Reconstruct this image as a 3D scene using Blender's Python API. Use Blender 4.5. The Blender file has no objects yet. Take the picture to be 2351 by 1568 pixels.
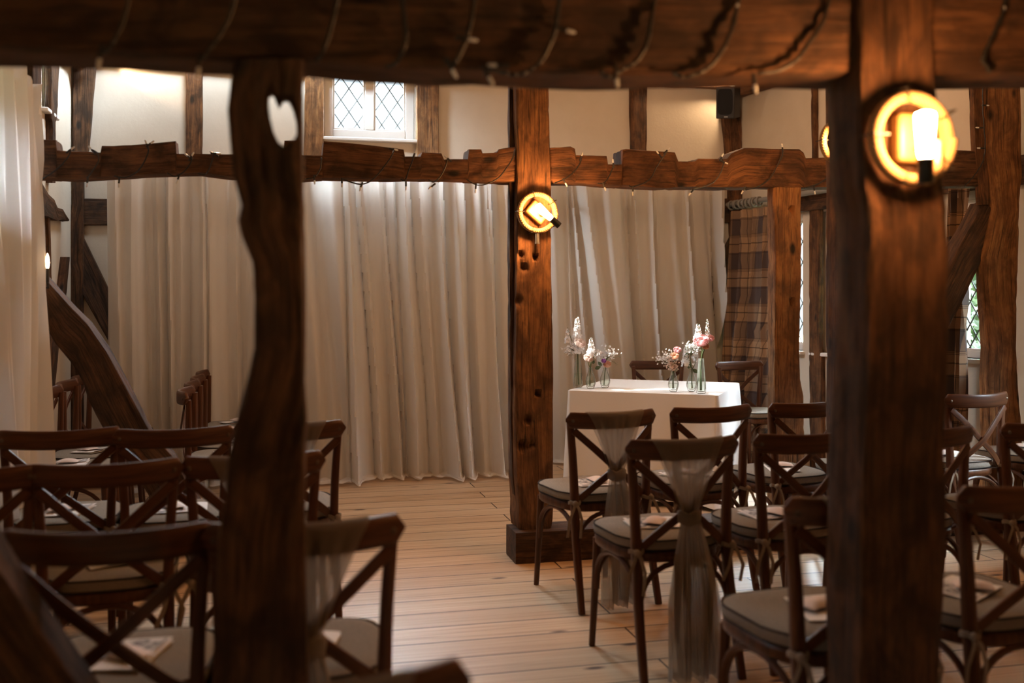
import bpy, bmesh, math, random
from mathutils import Vector, Matrix, noise

random.seed(7)
S = bpy.context.scene
COL = S.collection
R = math.radians

# ------------------------------------------------------------------ camera
EYE, F, CX, HY = 1.39, 2351 * 35.0 / 36.0, 1175.5, 687.0
cam = bpy.data.cameras.new('camera')
cam.lens, cam.sensor_width, cam.clip_end = 35.0, 36.0, 200
cam.shift_y = -(784.0 - HY) / 2351.0
cam.dof.use_dof, cam.dof.focus_distance, cam.dof.aperture_fstop = True, 6.4, 1.8
camo = bpy.data.objects.new('camera', cam)
camo.location, camo.rotation_euler = (0, 0, EYE), (R(90), 0, 0)
COL.objects.link(camo)
S.camera = camo

# ------------------------------------------------------------------ world, sun, exposure
S.view_settings.view_transform = 'Standard'
S.view_settings.look = 'None'
S.view_settings.gamma = 1.0
S.view_settings.use_curve_mapping = False
S.view_settings.exposure = 0.15
S.cycles.use_denoising = True
S.cycles.max_bounces, S.cycles.diffuse_bounces, S.cycles.glossy_bounces = 8, 4, 3
S.cycles.transmission_bounces, S.cycles.transparent_max_bounces = 6, 16
S.cycles.caustics_reflective = S.cycles.caustics_refractive = False
S.cycles.sample_clamp_indirect = 4.0

w = bpy.data.worlds.new('sky')
S.world = w
w.use_nodes = True
bg = w.node_tree.nodes['Background']
# bright hazy sky, brightest half-way up, darker at the zenith
_t = w.node_tree
_tc, _sx, _rp = (_t.nodes.new(k) for k in ('ShaderNodeTexCoord', 'ShaderNodeSeparateXYZ', 'ShaderNodeValToRGB'))
_t.links.new(_tc.outputs['Generated'], _sx.inputs[0]); _t.links.new(_sx.outputs['Z'], _rp.inputs[0])
for _i, (_p, _c) in enumerate(((0.0, .010), (0.22, .012), (0.48, .85), (0.62, 1.9), (0.78, .45), (1.0, .04))):
    _e = _rp.color_ramp.elements[_i] if _i < 2 else _rp.color_ramp.elements.new(_p)
    _e.position, _e.color = _p, (.80 * _c, .90 * _c, 1.0 * _c, 1)
_t.links.new(_rp.outputs[0], bg.inputs['Color'])
bg.inputs['Strength'].default_value = 150.0

SUN_EL = 41.2
sl = bpy.data.lights.new('sun', 'SUN')
sl.energy, sl.angle, sl.color = 24.0, R(0.6), (1.0, 0.93, 0.82)
so = bpy.data.objects.new('sun', sl)
sd = Vector((-0.98, 0.196, 0)).normalized() * math.cos(R(SUN_EL)) + Vector((0, 0, math.sin(R(SUN_EL))))
so.rotation_euler = sd.to_track_quat('Z', 'Y').to_euler()
so.location = sd * 20
COL.objects.link(so)

# added warm fill lights without fixtures, hidden above the tie beam
for (x, y, z, e, rad) in ((-1.5, 5.6, 2.75, 20, .10), (1.3, 6.6, 2.9, 32, .10), (2.3, 5.0, 3.0, 7, .10)):
    pl = bpy.data.lights.new('added_fill', 'POINT')
    pl.energy, pl.color, pl.shadow_soft_size = e, (1.0, 0.60, 0.34), rad
    po = bpy.data.objects.new('added_fill', pl)
    po.location = (x, y, z)
    COL.objects.link(po)

# ------------------------------------------------------------------ geometry of the place
TH = R(13.5)
U = Vector((math.cos(TH), math.sin(TH), 0))
V = Vector((-math.sin(TH), math.cos(TH), 0))
Z = Vector((0, 0, 1))
CL = Vector((-3.397, 7.685, 0))
CR = Vector((2.05, 8.99, 0))
WR1 = Vector((3.4, 5.6, 0))
WR2 = WR1 - V * 9.0
WL2 = CL - V * ((CL - WR2).dot(V))
DR = (WR1 - CR).normalized()
P_MID, P_FRONT = (Vector((.12, 5.3, 0)), U), (Vector((-.5, 2.05, 0)), U)
P_BACK, P_LEFT, P_RIGHT = (CL, (CR - CL).normalized()), (CL, -V), (CR, DR)

def off(P, d):
    n = Vector((-P[1].y, P[1].x, 0))
    return (P[0] + n * d, P[1])

def at(px, py, P):
    """the point of vertical plane P that is seen at pixel px,py"""
    d = Vector(((px - CX) / F, 1, (HY - py) / F))
    n = Vector((-P[1].y, P[1].x, 0))
    t = n.dot(P[0]) / n.dot(d)
    return d * t + Vector((0, 0, EYE))

def atz(px, py, z):
    t = (z - EYE) * F / (HY - py)
    return Vector(((px - CX) / F * t, t, z))

# ------------------------------------------------------------------ mesh builder
def nz(v):
    return noise.noise(v)

class MB:
    def __init__(s):
        s.v, s.f, s.g, s.m = [], [], [], []
    def add(s, p, g=None):
        s.v.append(Vector(p)); s.g.append(Vector(g) if g is not None else Vector(p)); return len(s.v) - 1
    def face(s, *i):
        s.f.append(tuple(i))
    def quad(s, a, b, c, d):
        i = [s.add(p) for p in (a, b, c, d)]; s.face(*i)
    def grid(s, rows, wrap=False, grs=None, cap=False):
        n = len(rows[0]); idx = []
        for j, r in enumerate(rows):
            idx.append([s.add(p, grs[j][k] if grs else None) for k, p in enumerate(r)])
        for j in range(len(rows) - 1):
            for k in range(n if wrap else n - 1):
                k2 = (k + 1) % n
                s.face(idx[j][k], idx[j][k2], idx[j + 1][k2], idx[j + 1][k])
        if cap:
            s.f.append(tuple(reversed(idx[0]))); s.f.append(tuple(idx[-1]))
        return idx
    def tube(s, pts, r, n=10, flat=None, up=None, cap=True):
        """sweep; r number or list; flat=(a,b) gives a rectangular-ish oval section a across (up x t), b along up"""
        pts = [Vector(p) for p in pts]; rows, grs, L = [], [], 0
        rs = r if isinstance(r, (list, tuple)) else [r] * len(pts)
        prev = None
        for i, p in enumerate(pts):
            t = (pts[min(i + 1, len(pts) - 1)] - pts[max(i - 1, 0)]).normalized()
            if up is not None:
                b = Vector(up)
            elif prev is not None:
                b = prev
            else:
                b = Vector((0, 0, 1)) if abs(t.z) < .9 else Vector((0, 1, 0))
            b = (b - t * b.dot(t)).normalized(); prev = b
            a = t.cross(b)
            if i: L += (p - pts[i - 1]).length
            row, gr = [], []
            for k in range(n):
                an = 2 * math.pi * k / n
                c, sn = math.cos(an), math.sin(an)
                if flat:
                    c = math.copysign(abs(c) ** .45, c) * flat[0]; sn = math.copysign(abs(sn) ** .45, sn) * flat[1]
                row.append(p + (a * c + b * sn) * rs[i]); gr.append((c * rs[i], sn * rs[i], L))
            rows.append(row); grs.append(gr)
        s.grid(rows, True, grs, cap)
    def lathe(s, prof, n=20, o=(0, 0, 0), rib=0, ribn=12):
        o = Vector(o); rows = []
        for (r, z) in prof:
            rows.append([o + Vector(((r * (1 + rib * math.cos(ribn * 2 * math.pi * k / n))) * math.cos(2 * math.pi * k / n),
                                     (r * (1 + rib * math.cos(ribn * 2 * math.pi * k / n))) * math.sin(2 * math.pi * k / n), z)) for k in range(n)])
        s.grid(rows, True, None, True)
    def box(s, c, sx, sy, sz, M=None):
        c = Vector(c); i = []
        for dz in (-1, 1):
            for dx, dy in ((-1, -1), (1, -1), (1, 1), (-1, 1)):
                p = Vector((dx * sx / 2, dy * sy / 2, dz * sz / 2))
                i.append(s.add((M @ p if M else p) + c))
        for q in ((3, 2, 1, 0), (4, 5, 6, 7), (0, 1, 5, 4), (1, 2, 6, 5), (2, 3, 7, 6), (3, 0, 4, 7)):
            s.face(*[i[k] for k in q])
    def sphere(s, c, r, n=10, m=6, sc=(1, 1, 1)):
        c = Vector(c); rows = []
        for j in range(m + 1):
            ph = math.pi * (j / m) ; ph = min(max(ph, .12), math.pi - .12)
            rows.append([c + Vector((r * sc[0] * math.sin(ph) * math.cos(2 * math.pi * k / n), r * sc[1] * math.sin(ph) * math.sin(2 * math.pi * k / n), -r * sc[2] * math.cos(ph))) for k in range(n)])
        s.grid(rows, True, None, True)
    def build(s, name, mat, parent=None, o=(0, 0, 0), smooth=True, fix=True):
        o = Vector(o)
        me = bpy.data.meshes.new(name)
        me.from_pydata([v - o for v in s.v], [], s.f)
        at_ = me.attributes.new('gr', 'FLOAT_VECTOR', 'POINT')
        at_.data.foreach_set('vector', [c for g in s.g for c in g])
        if fix:
            bm = bmesh.new(); bm.from_mesh(me); bmesh.ops.recalc_face_normals(bm, faces=bm.faces); bm.to_mesh(me); bm.free()
        me.update()
        if smooth:
            me.polygons.foreach_set('use_smooth', [True] * len(me.polygons))
            try: me.set_sharp_from_angle(angle=R(42))
            except Exception: pass
        me.materials.append(mat)
        ob = bpy.data.objects.new(name, me); COL.objects.link(ob)
        if parent is not None:
            ob.parent = parent; ob.location = o - Vector(parent.location) if o.length else (0, 0, 0)
        else:
            ob.location = o
        return ob

def bevel(ob, wd=.004, seg=2):
    m = ob.modifiers.new('edge', 'BEVEL'); m.width, m.segments, m.limit_method = wd, seg, 'ANGLE'
    return ob

def tag(ob, label, cat, group=None, kind=None):
    ob['label'], ob['category'] = label, cat
    if group: ob['group'] = group
    if kind: ob['kind'] = kind
    return ob

def empty(name, loc=(0, 0, 0), rz=0):
    e = bpy.data.objects.new(name, None); e.empty_display_size = .1
    e.location, e.rotation_euler = loc, (0, 0, rz); COL.objects.link(e); return e

def struct(ob, label=None, cat=None):
    ob['kind'] = 'structure'
    if label: ob['label'] = label
    if cat: ob['category'] = cat
    return ob

KIDS = {}
def copy_tree(ob, parent=None):
    c = ob.copy(); COL.objects.link(c)
    if parent is not None: c.parent = parent
    for ch in list(ob.children): copy_tree(ch, c)
    return c

# ------------------------------------------------------------------ materials
def mat(name):
    m = bpy.data.materials.new(name); m.use_nodes = True
    nt = m.node_tree; return m, nt, nt.nodes['Principled BSDF']

def N(nt, t, **kw):
    n = nt.nodes.new(t)
    for k, v in kw.items(): setattr(n, k, v)
    return n

def ramp(nt, src, stops):
    r = N(nt, 'ShaderNodeValToRGB'); e = r.color_ramp.elements
    while len(e) < len(stops): e.new(.5)
    for i, (p, c) in enumerate(stops): e[i].position = p; e[i].color = (*c, 1)
    nt.links.new(src, r.inputs[0]); return r.outputs[0]

def plain(name, col, rough=.6, metal=0, spec=.5, emit=None):
    m, nt, b = mat(name)
    b.inputs['Base Color'].default_value = (*col, 1); b.inputs['Roughness'].default_value = rough
    b.inputs['Metallic'].default_value = metal; b.inputs['Specular IOR Level'].default_value = spec
    if emit:
        b.inputs['Emission Color'].default_value = (*emit[0], 1); b.inputs['Emission Strength'].default_value = emit[1]
    return m

def scaled(nt, src, sc):
    mp = N(nt, 'ShaderNodeMapping'); mp.inputs['Scale'].default_value = sc
    nt.links.new(src, mp.inputs[0]); return mp.outputs[0]

def noise_n(nt, vec, scale, detail=4, rough=.6, dist=0):
    n = N(nt, 'ShaderNodeTexNoise'); n.inputs['Scale'].default_value = scale; n.inputs['Detail'].default_value = detail
    n.inputs['Roughness'].default_value = rough; n.inputs['Distortion'].default_value = dist
    nt.links.new(vec, n.inputs['Vector']); return n.outputs[0]

def mixc(nt, fac, a, b, mode='MIX'):
    m = N(nt, 'ShaderNodeMix', data_type='RGBA', blend_type=mode)
    if isinstance(fac, float): m.inputs[0].default_value = fac
    else: nt.links.new(fac, m.inputs[0])
    for i, x in ((6, a), (7, b)):
        if isinstance(x, tuple): m.inputs[i].default_value = (*x, 1)
        else: nt.links.new(x, m.inputs[i])
    return m.outputs[2]

def bump(nt, b, h, strength=.4, dist=.01):
    n = N(nt, 'ShaderNodeBump'); n.inputs['Strength'].default_value = strength; n.inputs['Distance'].default_value = dist
    nt.links.new(h, n.inputs['Height']); nt.links.new(n.outputs[0], b.inputs['Normal'])

def timber_mat(name, dark, mid, light, rough=.72):
    m, nt, b = mat(name)
    a = N(nt, 'ShaderNodeAttribute', attribute_name='gr').outputs['Vector']
    g1 = noise_n(nt, scaled(nt, a, (38, 38, 2.6)), 1.0, 8, .72, .9)
    g2 = noise_n(nt, scaled(nt, a, (85, 85, 3.4)), 1.0, 5, .65, .5)
    big = noise_n(nt, scaled(nt, a, (9, 9, 5.5)), 1.0, 5, .62, .5)
    c = ramp(nt, g1, [(.28, dark), (.46, mid), (.7, light)])
    c = mixc(nt, ramp(nt, big, [(.38, (0, 0, 0)), (.58, (1, 1, 1))]), mixc(nt, .75, c, dark), c)
    cr = ramp(nt, g2, [(.37, (1, 1, 1)), (.45, (0, 0, 0))])
    c = mixc(nt, cr, c, mixc(nt, .7, c, (.012, .006, .003)))
    kn = N(nt, 'ShaderNodeTexVoronoi'); kn.inputs['Scale'].default_value = 1.0
    nt.links.new(scaled(nt, a, (7, 7, 3.4)), kn.inputs['Vector'])
    c = mixc(nt, ramp(nt, kn.outputs['Distance'], [(.07, (1, 1, 1)), (.16, (0, 0, 0))]), c, (.014, .007, .004))
    nt.links.new(c, b.inputs['Base Color']); b.inputs['Roughness'].default_value = rough
    b.inputs['Specular IOR Level'].default_value = .3
    add = N(nt, 'ShaderNodeMath', operation='ADD'); nt.links.new(g1, add.inputs[0]); nt.links.new(g2, add.inputs[1])
    bump(nt, b, add.outputs[0], .75, .012)
    return m

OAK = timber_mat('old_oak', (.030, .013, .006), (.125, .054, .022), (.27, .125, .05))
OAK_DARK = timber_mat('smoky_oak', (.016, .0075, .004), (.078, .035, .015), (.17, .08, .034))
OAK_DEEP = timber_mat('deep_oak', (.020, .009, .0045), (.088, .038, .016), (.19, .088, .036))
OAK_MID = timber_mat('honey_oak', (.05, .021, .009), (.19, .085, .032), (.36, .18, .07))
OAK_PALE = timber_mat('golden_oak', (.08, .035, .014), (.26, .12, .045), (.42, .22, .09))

def chair_wood():
    m, nt, b = mat('chair_wood')
    a = N(nt, 'ShaderNodeAttribute', attribute_name='gr').outputs['Vector']
    g = noise_n(nt, scaled(nt, a, (60, 60, 4)), 1.0, 4, .6, .4)
    c = ramp(nt, g, [(.3, (.040, .014, .006)), (.55, (.085, .030, .011)), (.75, (.12, .046, .018))])
    nt.links.new(c, b.inputs['Base Color']); b.inputs['Roughness'].default_value = .40; b.inputs['Specular IOR Level'].default_value = .32
    bump(nt, b, g, .15, .002); return m
CHAIR = chair_wood()

def linen(name, col, sc=900, tw=.35):
    m, nt, b = mat(name)
    tc = N(nt, 'ShaderNodeTexCoord').outputs['Object']
    n1 = noise_n(nt, scaled(nt, tc, (sc, sc * .15, sc)), 1.0, 2); n2 = noise_n(nt, scaled(nt, tc, (sc * .15, sc, sc)), 1.0, 2)
    ad = N(nt, 'ShaderNodeMath', operation='ADD'); nt.links.new(n1, ad.inputs[0]); nt.links.new(n2, ad.inputs[1])
    c = ramp(nt, ad.outputs[0], [(.35, tuple(x * (1 - tw) for x in col)), (.65, tuple(min(1, x * (1 + tw)) for x in col))])
    # ramp input runs 0..2, halve it
    h = N(nt, 'ShaderNodeMath', operation='MULTIPLY'); h.inputs[1].default_value = .5
    nt.links.new(ad.outputs[0], h.inputs[0]); nt.links.new(h.outputs[0], c.node.inputs[0])
    nt.links.new(c, b.inputs['Base Color']); b.inputs['Roughness'].default_value = .95
    b.inputs['Specular IOR Level'].default_value = .1
    bump(nt, b, h.outputs[0], .3, .002); return m
CUSHION = linen('grey_linen', (.235, .205, .17))
PIPING = plain('dark_piping', (.035, .03, .027), .9, 0, .1)
TIE = linen('tie_linen', (.26, .215, .17))

def sheer(name, col, alpha, trans):
    """thin cloth: diffuse + translucent, part of it open weave"""
    m = bpy.data.materials.new(name); m.use_nodes = True; nt = m.node_tree
    for n in list(nt.nodes):
        if n.type != 'OUTPUT_MATERIAL': nt.nodes.remove(n)
    out = [n for n in nt.nodes if n.type == 'OUTPUT_MATERIAL'][0]
    d = N(nt, 'ShaderNodeBsdfDiffuse'); t = N(nt, 'ShaderNodeBsdfTranslucent'); tr = N(nt, 'ShaderNodeBsdfTransparent')
    for x in (d, t): x.inputs['Color'].default_value = (*col, 1)
    m1 = N(nt, 'ShaderNodeMixShader'); m1.inputs[0].default_value = trans
    nt.links.new(d.outputs[0], m1.inputs[1]); nt.links.new(t.outputs[0], m1.inputs[2])
    m2 = N(nt, 'ShaderNodeMixShader'); m2.inputs[0].default_value = alpha
    # weave seen edge-on closes up
    lw = N(nt, 'ShaderNodeLayerWeight'); lw.inputs[0].default_value = .3
    mr = N(nt, 'ShaderNodeMapRange'); mr.inputs[3].default_value = alpha; mr.inputs[4].default_value = 1.0
    nt.links.new(lw.outputs['Facing'], mr.inputs[0]); nt.links.new(mr.outputs[0], m2.inputs[0])
    nt.links.new(tr.outputs[0], m2.inputs[1]); nt.links.new(m1.outputs[0], m2.inputs[2])
    nt.links.new(m2.outputs[0], out.inputs['Surface']); return m
VOILE = sheer('ivory_voile', (.85, .81, .76), .86, .36)
DRAPE = sheer('white_voile', (.86, .85, .83), .90, .40)
SASH = sheer('sage_chiffon', (.36, .31, .255), .62, .5)
PETAL_W = sheer('white_petal', (.93, .93, .95), 1.0, .3)
PETAL_P = sheer('pink_petal', (.90, .62, .65), 1.0, .3)
PETAL_B = sheer('blush_petal', (.92, .80, .76), 1.0, .3)
PETAL_O = sheer('peach_petal', (.92, .66, .52), 1.0, .3)
PETAL_V = sheer('lilac_petal', (.55, .25, .60), 1.0, .3)
STEM = plain('stem_green', (.075, .115, .04), .6)
LEAF = plain('eucalyptus_leaf', (.095, .15, .085), .55)
CLOTH = linen('white_tablecloth', (.86, .85, .83), 700, .03)
PAPER = plain('white_paper', (.78, .76, .74), .7)
PACKET = plain('pale_packet', (.72, .62, .58), .6)
BLACK = plain('black_cable', (.012, .012, .012), .5)
LED = plain('clear_led', (.75, .8, .85), .15, 0, .8)
BRASS = plain('aged_brass', (.27, .16, .055), .5, .4)
ROPE = None
SOCKET = plain('black_socket', (.012, .011, .010), .45)
CHROME = plain('brushed_chrome', (.7, .7, .7), .25, 1)
WHITE = plain('white_frame_paint', (.80, .79, .77), .45)
LEAD = plain('lead_came', (.10, .11, .11), .5, .4)
SPEAKER = plain('black_speaker', (.018, .018, .020), .5)
GRILLE = plain('speaker_grille', (.006, .006, .007), .9)
POLE = plain('grey_pole', (.21, .205, .195), .5)
BOLT = plain('dull_bolt', (.12, .09, .07), .45, .8)
BULB = plain('glowing_bulb', (1, .8, .5), .3, 0, .5, ((1.0, .44, .145), 440.0))
FLAME = plain('candle_bulb', (1, .85, .6), .3, 0, .5, ((1.0, .62, .30), 60.0))
SPOTFACE = plain('spot_face', (1, .85, .6), .3, 0, .5, ((1.0, .72, .42), 30.0))

def rope_mat():
    m, nt, b = mat('sisal_rope')
    a = N(nt, 'ShaderNodeAttribute', attribute_name='gr').outputs['Vector']
    wv = N(nt, 'ShaderNodeTexWave'); wv.bands_direction = 'DIAGONAL'; wv.inputs['Scale'].default_value = 55; wv.inputs['Distortion'].default_value = 1
    nt.links.new(a, wv.inputs['Vector'])
    c = ramp(nt, wv.outputs['Fac'], [(.1, (.27, .15, .06)), (.5, (.46, .29, .13))])
    nt.links.new(c, b.inputs['Base Color']); b.inputs['Roughness'].default_value = .9
    bump(nt, b, wv.outputs['Fac'], .6, .004); return m
ROPE = rope_mat()

def plaster():
    m, nt, b = mat('cream_plaster')
    tc = N(nt, 'ShaderNodeTexCoord').outputs['Object']
    n = noise_n(nt, tc, 3.0, 5, .6); n2 = noise_n(nt, tc, 40, 3, .6)
    c = ramp(nt, n, [(.3, (.60, .53, .44)), (.7, (.66, .59, .50))])
    nt.links.new(c, b.inputs['Base Color']); b.inputs['Roughness'].default_value = .9
    bump(nt, b, n2, .12, .01); return m
PLASTER = plaster()

def floor_mat():
    m, nt, b = mat('pine_boards')
    tc = N(nt, 'ShaderNodeTexCoord').outputs['Object']
    br = N(nt, 'ShaderNodeTexBrick'); br.offset = .37; br.offset_frequency = 2
    br.inputs['Scale'].default_value = 1.0; br.inputs['Mortar Size'].default_value = .0042; br.inputs['Mortar Smooth'].default_value = .1
    br.inputs['Brick Width'].default_value = 2.3; br.inputs['Row Height'].default_value = .19
    br.inputs['Color1'].default_value = (.2, .2, .2, 1); br.inputs['Color2'].default_value = (.8, .8, .8, 1); br.inputs['Mortar'].default_value = (.5, .5, .5, 1)
    nt.links.new(tc, br.inputs['Vector'])
    va = N(nt, 'ShaderNodeVectorMath', operation='ADD'); nt.links.new(tc, va.inputs[0])
    vs = N(nt, 'ShaderNodeVectorMath', operation='SCALE'); vs.inputs[3].default_value = 13.0
    nt.links.new(br.outputs['Color'], vs.inputs[0]); nt.links.new(vs.outputs[0], va.inputs[1])
    g = noise_n(nt, scaled(nt, va.outputs[0], (1.3, 48, 1)), 1.0, 5, .6, .8)
    c = ramp(nt, g, [(.25, (.38, .21, .10)), (.48, (.61, .41, .245)), (.75, (.74, .56, .38))])
    c = mixc(nt, ramp(nt, br.outputs['Color'], [(.2, (0, 0, 0)), (.8, (1, 1, 1))]), mixc(nt, .22, c, (.30, .15, .07)), c)
    kn = N(nt, 'ShaderNodeTexVoronoi'); kn.inputs['Scale'].default_value = 1.0; kn.inputs['Randomness'].default_value = 1.0
    nt.links.new(scaled(nt, va.outputs[0], (1.9, 5.5, 1)), kn.inputs['Vector'])
    c = mixc(nt, ramp(nt, kn.outputs['Distance'], [(.05, (1, 1, 1)), (.105, (0, 0, 0))]), c, (.06, .03, .025))
    c = mixc(nt, br.outputs['Fac'], c, (.035, .017, .008))
    nt.links.new(c, b.inputs['Base Color'])
    nt.links.new(ramp(nt, g, [(.2, (.34, .34, .34)), (.8, (.48, .48, .48))]), b.inputs['Roughness'])
    b.inputs['Specular IOR Level'].default_value = .5
    inv = N(nt, 'ShaderNodeMath', operation='SUBTRACT'); inv.inputs[0].default_value = 1; nt.links.new(br.outputs['Fac'], inv.inputs[1])
    bump(nt, b, inv.outputs[0], .5, .003); return m
FLOOR = floor_mat()

def plaid():
    m, nt, b = mat('brown_plaid')
    a = N(nt, 'ShaderNodeAttribute', attribute_name='gr').outputs['Vector']
    sp = N(nt, 'ShaderNodeSeparateXYZ'); nt.links.new(a, sp.inputs[0])
    def band(src, per):
        d = N(nt, 'ShaderNodeMath', operation='DIVIDE'); d.inputs[1].default_value = per; nt.links.new(src, d.inputs[0])
        f = N(nt, 'ShaderNodeMath', operation='FRACT'); nt.links.new(d.outputs[0], f.inputs[0])
        broad = ramp(nt, f.outputs[0], [(0, (0, 0, 0)), (.5, (0, 0, 0)), (.52, (1, 1, 1)), (.98, (1, 1, 1)), (1, (0, 0, 0))])
        k = 0.0; st = []
        for c0 in (.245, .44, .475, .51, .95, .985):
            wd = .014 if c0 == .245 else .006
            st += [(c0 - wd - .003, (0, 0, 0)), (c0 - wd, (1, 1, 1)), (c0 + wd, (1, 1, 1)), (c0 + wd + .003, (0, 0, 0))]
        lines = ramp(nt, f.outputs[0], st)
        return broad, lines
    bz, lz = band(sp.outputs['Z'], .30); bx, lx = band(sp.outputs['X'], .24)
    tan, dk = (.36, .225, .135), (.085, .062, .058)
    half = mixc(nt, .5, tan, dk)
    c = mixc(nt, bz, mixc(nt, bx, tan, half), mixc(nt, bx, half, dk))
    c = mixc(nt, lz, c, mixc(nt, .75, c, (.03, .022, .02))); c = mixc(nt, lx, c, mixc(nt, .6, c, (.03, .022, .02)))
    nt.links.new(c, b.inputs['Base Color']); b.inputs['Roughness'].default_value = .9; b.inputs['Specular IOR Level'].default_value = .1
    return m
PLAID = plaid()

def thin_glass(name, tint, refl=.08, rough=.02, milk=0):
    m = bpy.data.materials.new(name); m.use_nodes = True; nt = m.node_tree
    for n in list(nt.nodes):
        if n.type != 'OUTPUT_MATERIAL': nt.nodes.remove(n)
    out = [n for n in nt.nodes if n.type == 'OUTPUT_MATERIAL'][0]
    tr = N(nt, 'ShaderNodeBsdfTransparent'); tr.inputs[0].default_value = (*tint, 1)
    gl = N(nt, 'ShaderNodeBsdfGlossy'); gl.inputs['Roughness'].default_value = rough
    fr = N(nt, 'ShaderNodeLayerWeight'); fr.inputs[0].default_value = refl
    mx = N(nt, 'ShaderNodeMixShader'); nt.links.new(fr.outputs['Fresnel'], mx.inputs[0])
    nt.links.new(tr.outputs[0], mx.inputs[1]); nt.links.new(gl.outputs[0], mx.inputs[2])
    if milk:
        tl = N(nt, 'ShaderNodeBsdfTranslucent'); df = N(nt, 'ShaderNodeBsdfDiffuse'); m3 = N(nt, 'ShaderNodeMixShader'); m4 = N(nt, 'ShaderNodeMixShader')
        for x in (tl, df): x.inputs['Color'].default_value = (.80, .88, .83, 1)
        nt.links.new(tl.outputs[0], m3.inputs[1]); nt.links.new(df.outputs[0], m3.inputs[2]); m4.inputs[0].default_value = milk
        nt.links.new(mx.outputs[0], m4.inputs[1]); nt.links.new(m3.outputs[0], m4.inputs[2]); mx = m4
    nt.links.new(mx.outputs[0], out.inputs['Surface']); return m
PANE = thin_glass('window_pane', (.97, .99, .98), .05)
VASEGLASS = thin_glass('pressed_glass', (.975, .99, .98), .12, .08, .055)
WATER = thin_glass('vase_water', (.95, .98, .95), .10)

def print_mat():
    m, nt, b = mat('printed_picture')
    tc = N(nt, 'ShaderNodeTexCoord').outputs['Object']
    n = noise_n(nt, tc, 38, 4, .6)
    c = ramp(nt, n, [(.36, (.06, .065, .075)), (.5, (.32, .32, .33)), (.6, (.68, .67, .66))])
    nt.links.new(c, b.inputs['Base Color']); b.inputs['Roughness'].default_value = .7; return m
PRINT = print_mat()

# ------------------------------------------------------------------ room shell
WH = 3.95
def wall(name, A, B, holes, z1=WH, th=.16):
    """holes: (s0,s1,z0,z1) measured from A; room lies to the right-hand side of A->B when outward is 'n'"""
    d = (B - A); L = d.length; d.normalize()
    cen = (CL + CR + WR1 + WR2 + WL2) / 5
    n = Vector((-d.y, d.x, 0))
    if n.dot(cen - A) > 0: n = -n
    mb = MB()
    ss = sorted({0, L} | {x for h in holes for x in h[:2]}); zs = sorted({0, z1} | {x for h in holes for x in h[2:]})
    P = lambda s_, z_, k: A + d * s_ + Vector((0, 0, z_)) + n * th * k
    isin = lambda s_, z_: any(h[0] < s_ < h[1] and h[2] < z_ < h[3] for h in holes)
    for i in range(len(ss) - 1):
        for j in range(len(zs) - 1):
            a, b_, c, e = ss[i], ss[i + 1], zs[j], zs[j + 1]
            if isin((a + b_) / 2, (c + e) / 2): continue
            for k in (0, 1): mb.quad(P(a, c, k), P(b_, c, k), P(b_, e, k), P(a, e, k))
    for (a, b_, c, e) in holes:
        for (p, q, r_, t) in ((a, c, b_, c), (b_, c, b_, e), (b_, e, a, e), (a, e, a, c)):
            mb.quad(P(p, q, 0), P(r_, t, 0), P(r_, t, 1), P(p, q, 1))
    for (p, q, r_, t) in ((0, 0, L, 0), (L, 0, L, z1), (L, z1, 0, z1), (0, z1, 0, 0)):
        mb.quad(P(p, q, 0), P(r_, t, 0), P(r_, t, 1), P(p, q, 1))
    return struct(mb.build(name, PLASTER, smooth=False, fix=False)), d, n

mb = MB()
fc = [CL, CR, WR1, WR2, WL2]
cm = sum(fc, Vector()) / 5
fl = empty('tmp'); bpy.data.objects.remove(fl)
ext = [cm + (p - cm) * 1.06 for p in fc]
Rm = Matrix.Rotation(-TH, 3, 'Z')
mb.face(*[mb.add(Rm @ p) for p in ext])
ids = [mb.add(Rm @ (p - Vector((0, 0, .1)))) for p in ext]; mb.face(*reversed(ids))
flo = struct(mb.build('floor', FLOOR, smooth=False)); flo.rotation_euler = (0, 0, TH)
# ceiling with two added, unseen roof lights letting sun onto the flowers; room coordinates
ADDED_RLS = ((-.87, 8.085, .29, .08), (-.26, 7.56, .36, .20))   # u, v, half sizes
us = sorted({CL.dot(U) - 2.6, WR1.dot(U) + .3} | {c for r_ in ADDED_RLS for c in (r_[0] - r_[2], r_[0] + r_[2])})  # unseen left overhang widened to keep sun out of the side windows
vs = sorted({WR2.dot(V) - .3, CL.dot(V) + .3} | {c for r_ in ADDED_RLS for c in (r_[1] - r_[3], r_[1] + r_[3])})
mb = MB()
for i in range(len(us) - 1):
    for j in range(len(vs) - 1):
        mu, mv = (us[i] + us[i + 1]) / 2, (vs[j] + vs[j + 1]) / 2
        if any(abs(mu - r_[0]) < r_[2] and abs(mv - r_[1]) < r_[3] for r_ in ADDED_RLS): continue
        for zz in (WH, WH + .1): mb.quad(*[U * a + V * b + Z * zz for a, b in ((us[i], vs[j]), (us[i + 1], vs[j]), (us[i + 1], vs[j + 1]), (us[i], vs[j + 1]))])
for (cu, cv, hu, hv) in ADDED_RLS:
    q = [U * (cu + a * hu) + V * (cv + b * hv) + Z * WH for a, b in ((-1, -1), (1, -1), (1, 1), (-1, 1))]
    for i in range(4): mb.quad(q[i], q[(i + 1) % 4], q[(i + 1) % 4] + Z * .1, q[i] + Z * .1)
struct(mb.build('ceiling', PLASTER, smooth=False, fix=False))

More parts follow.
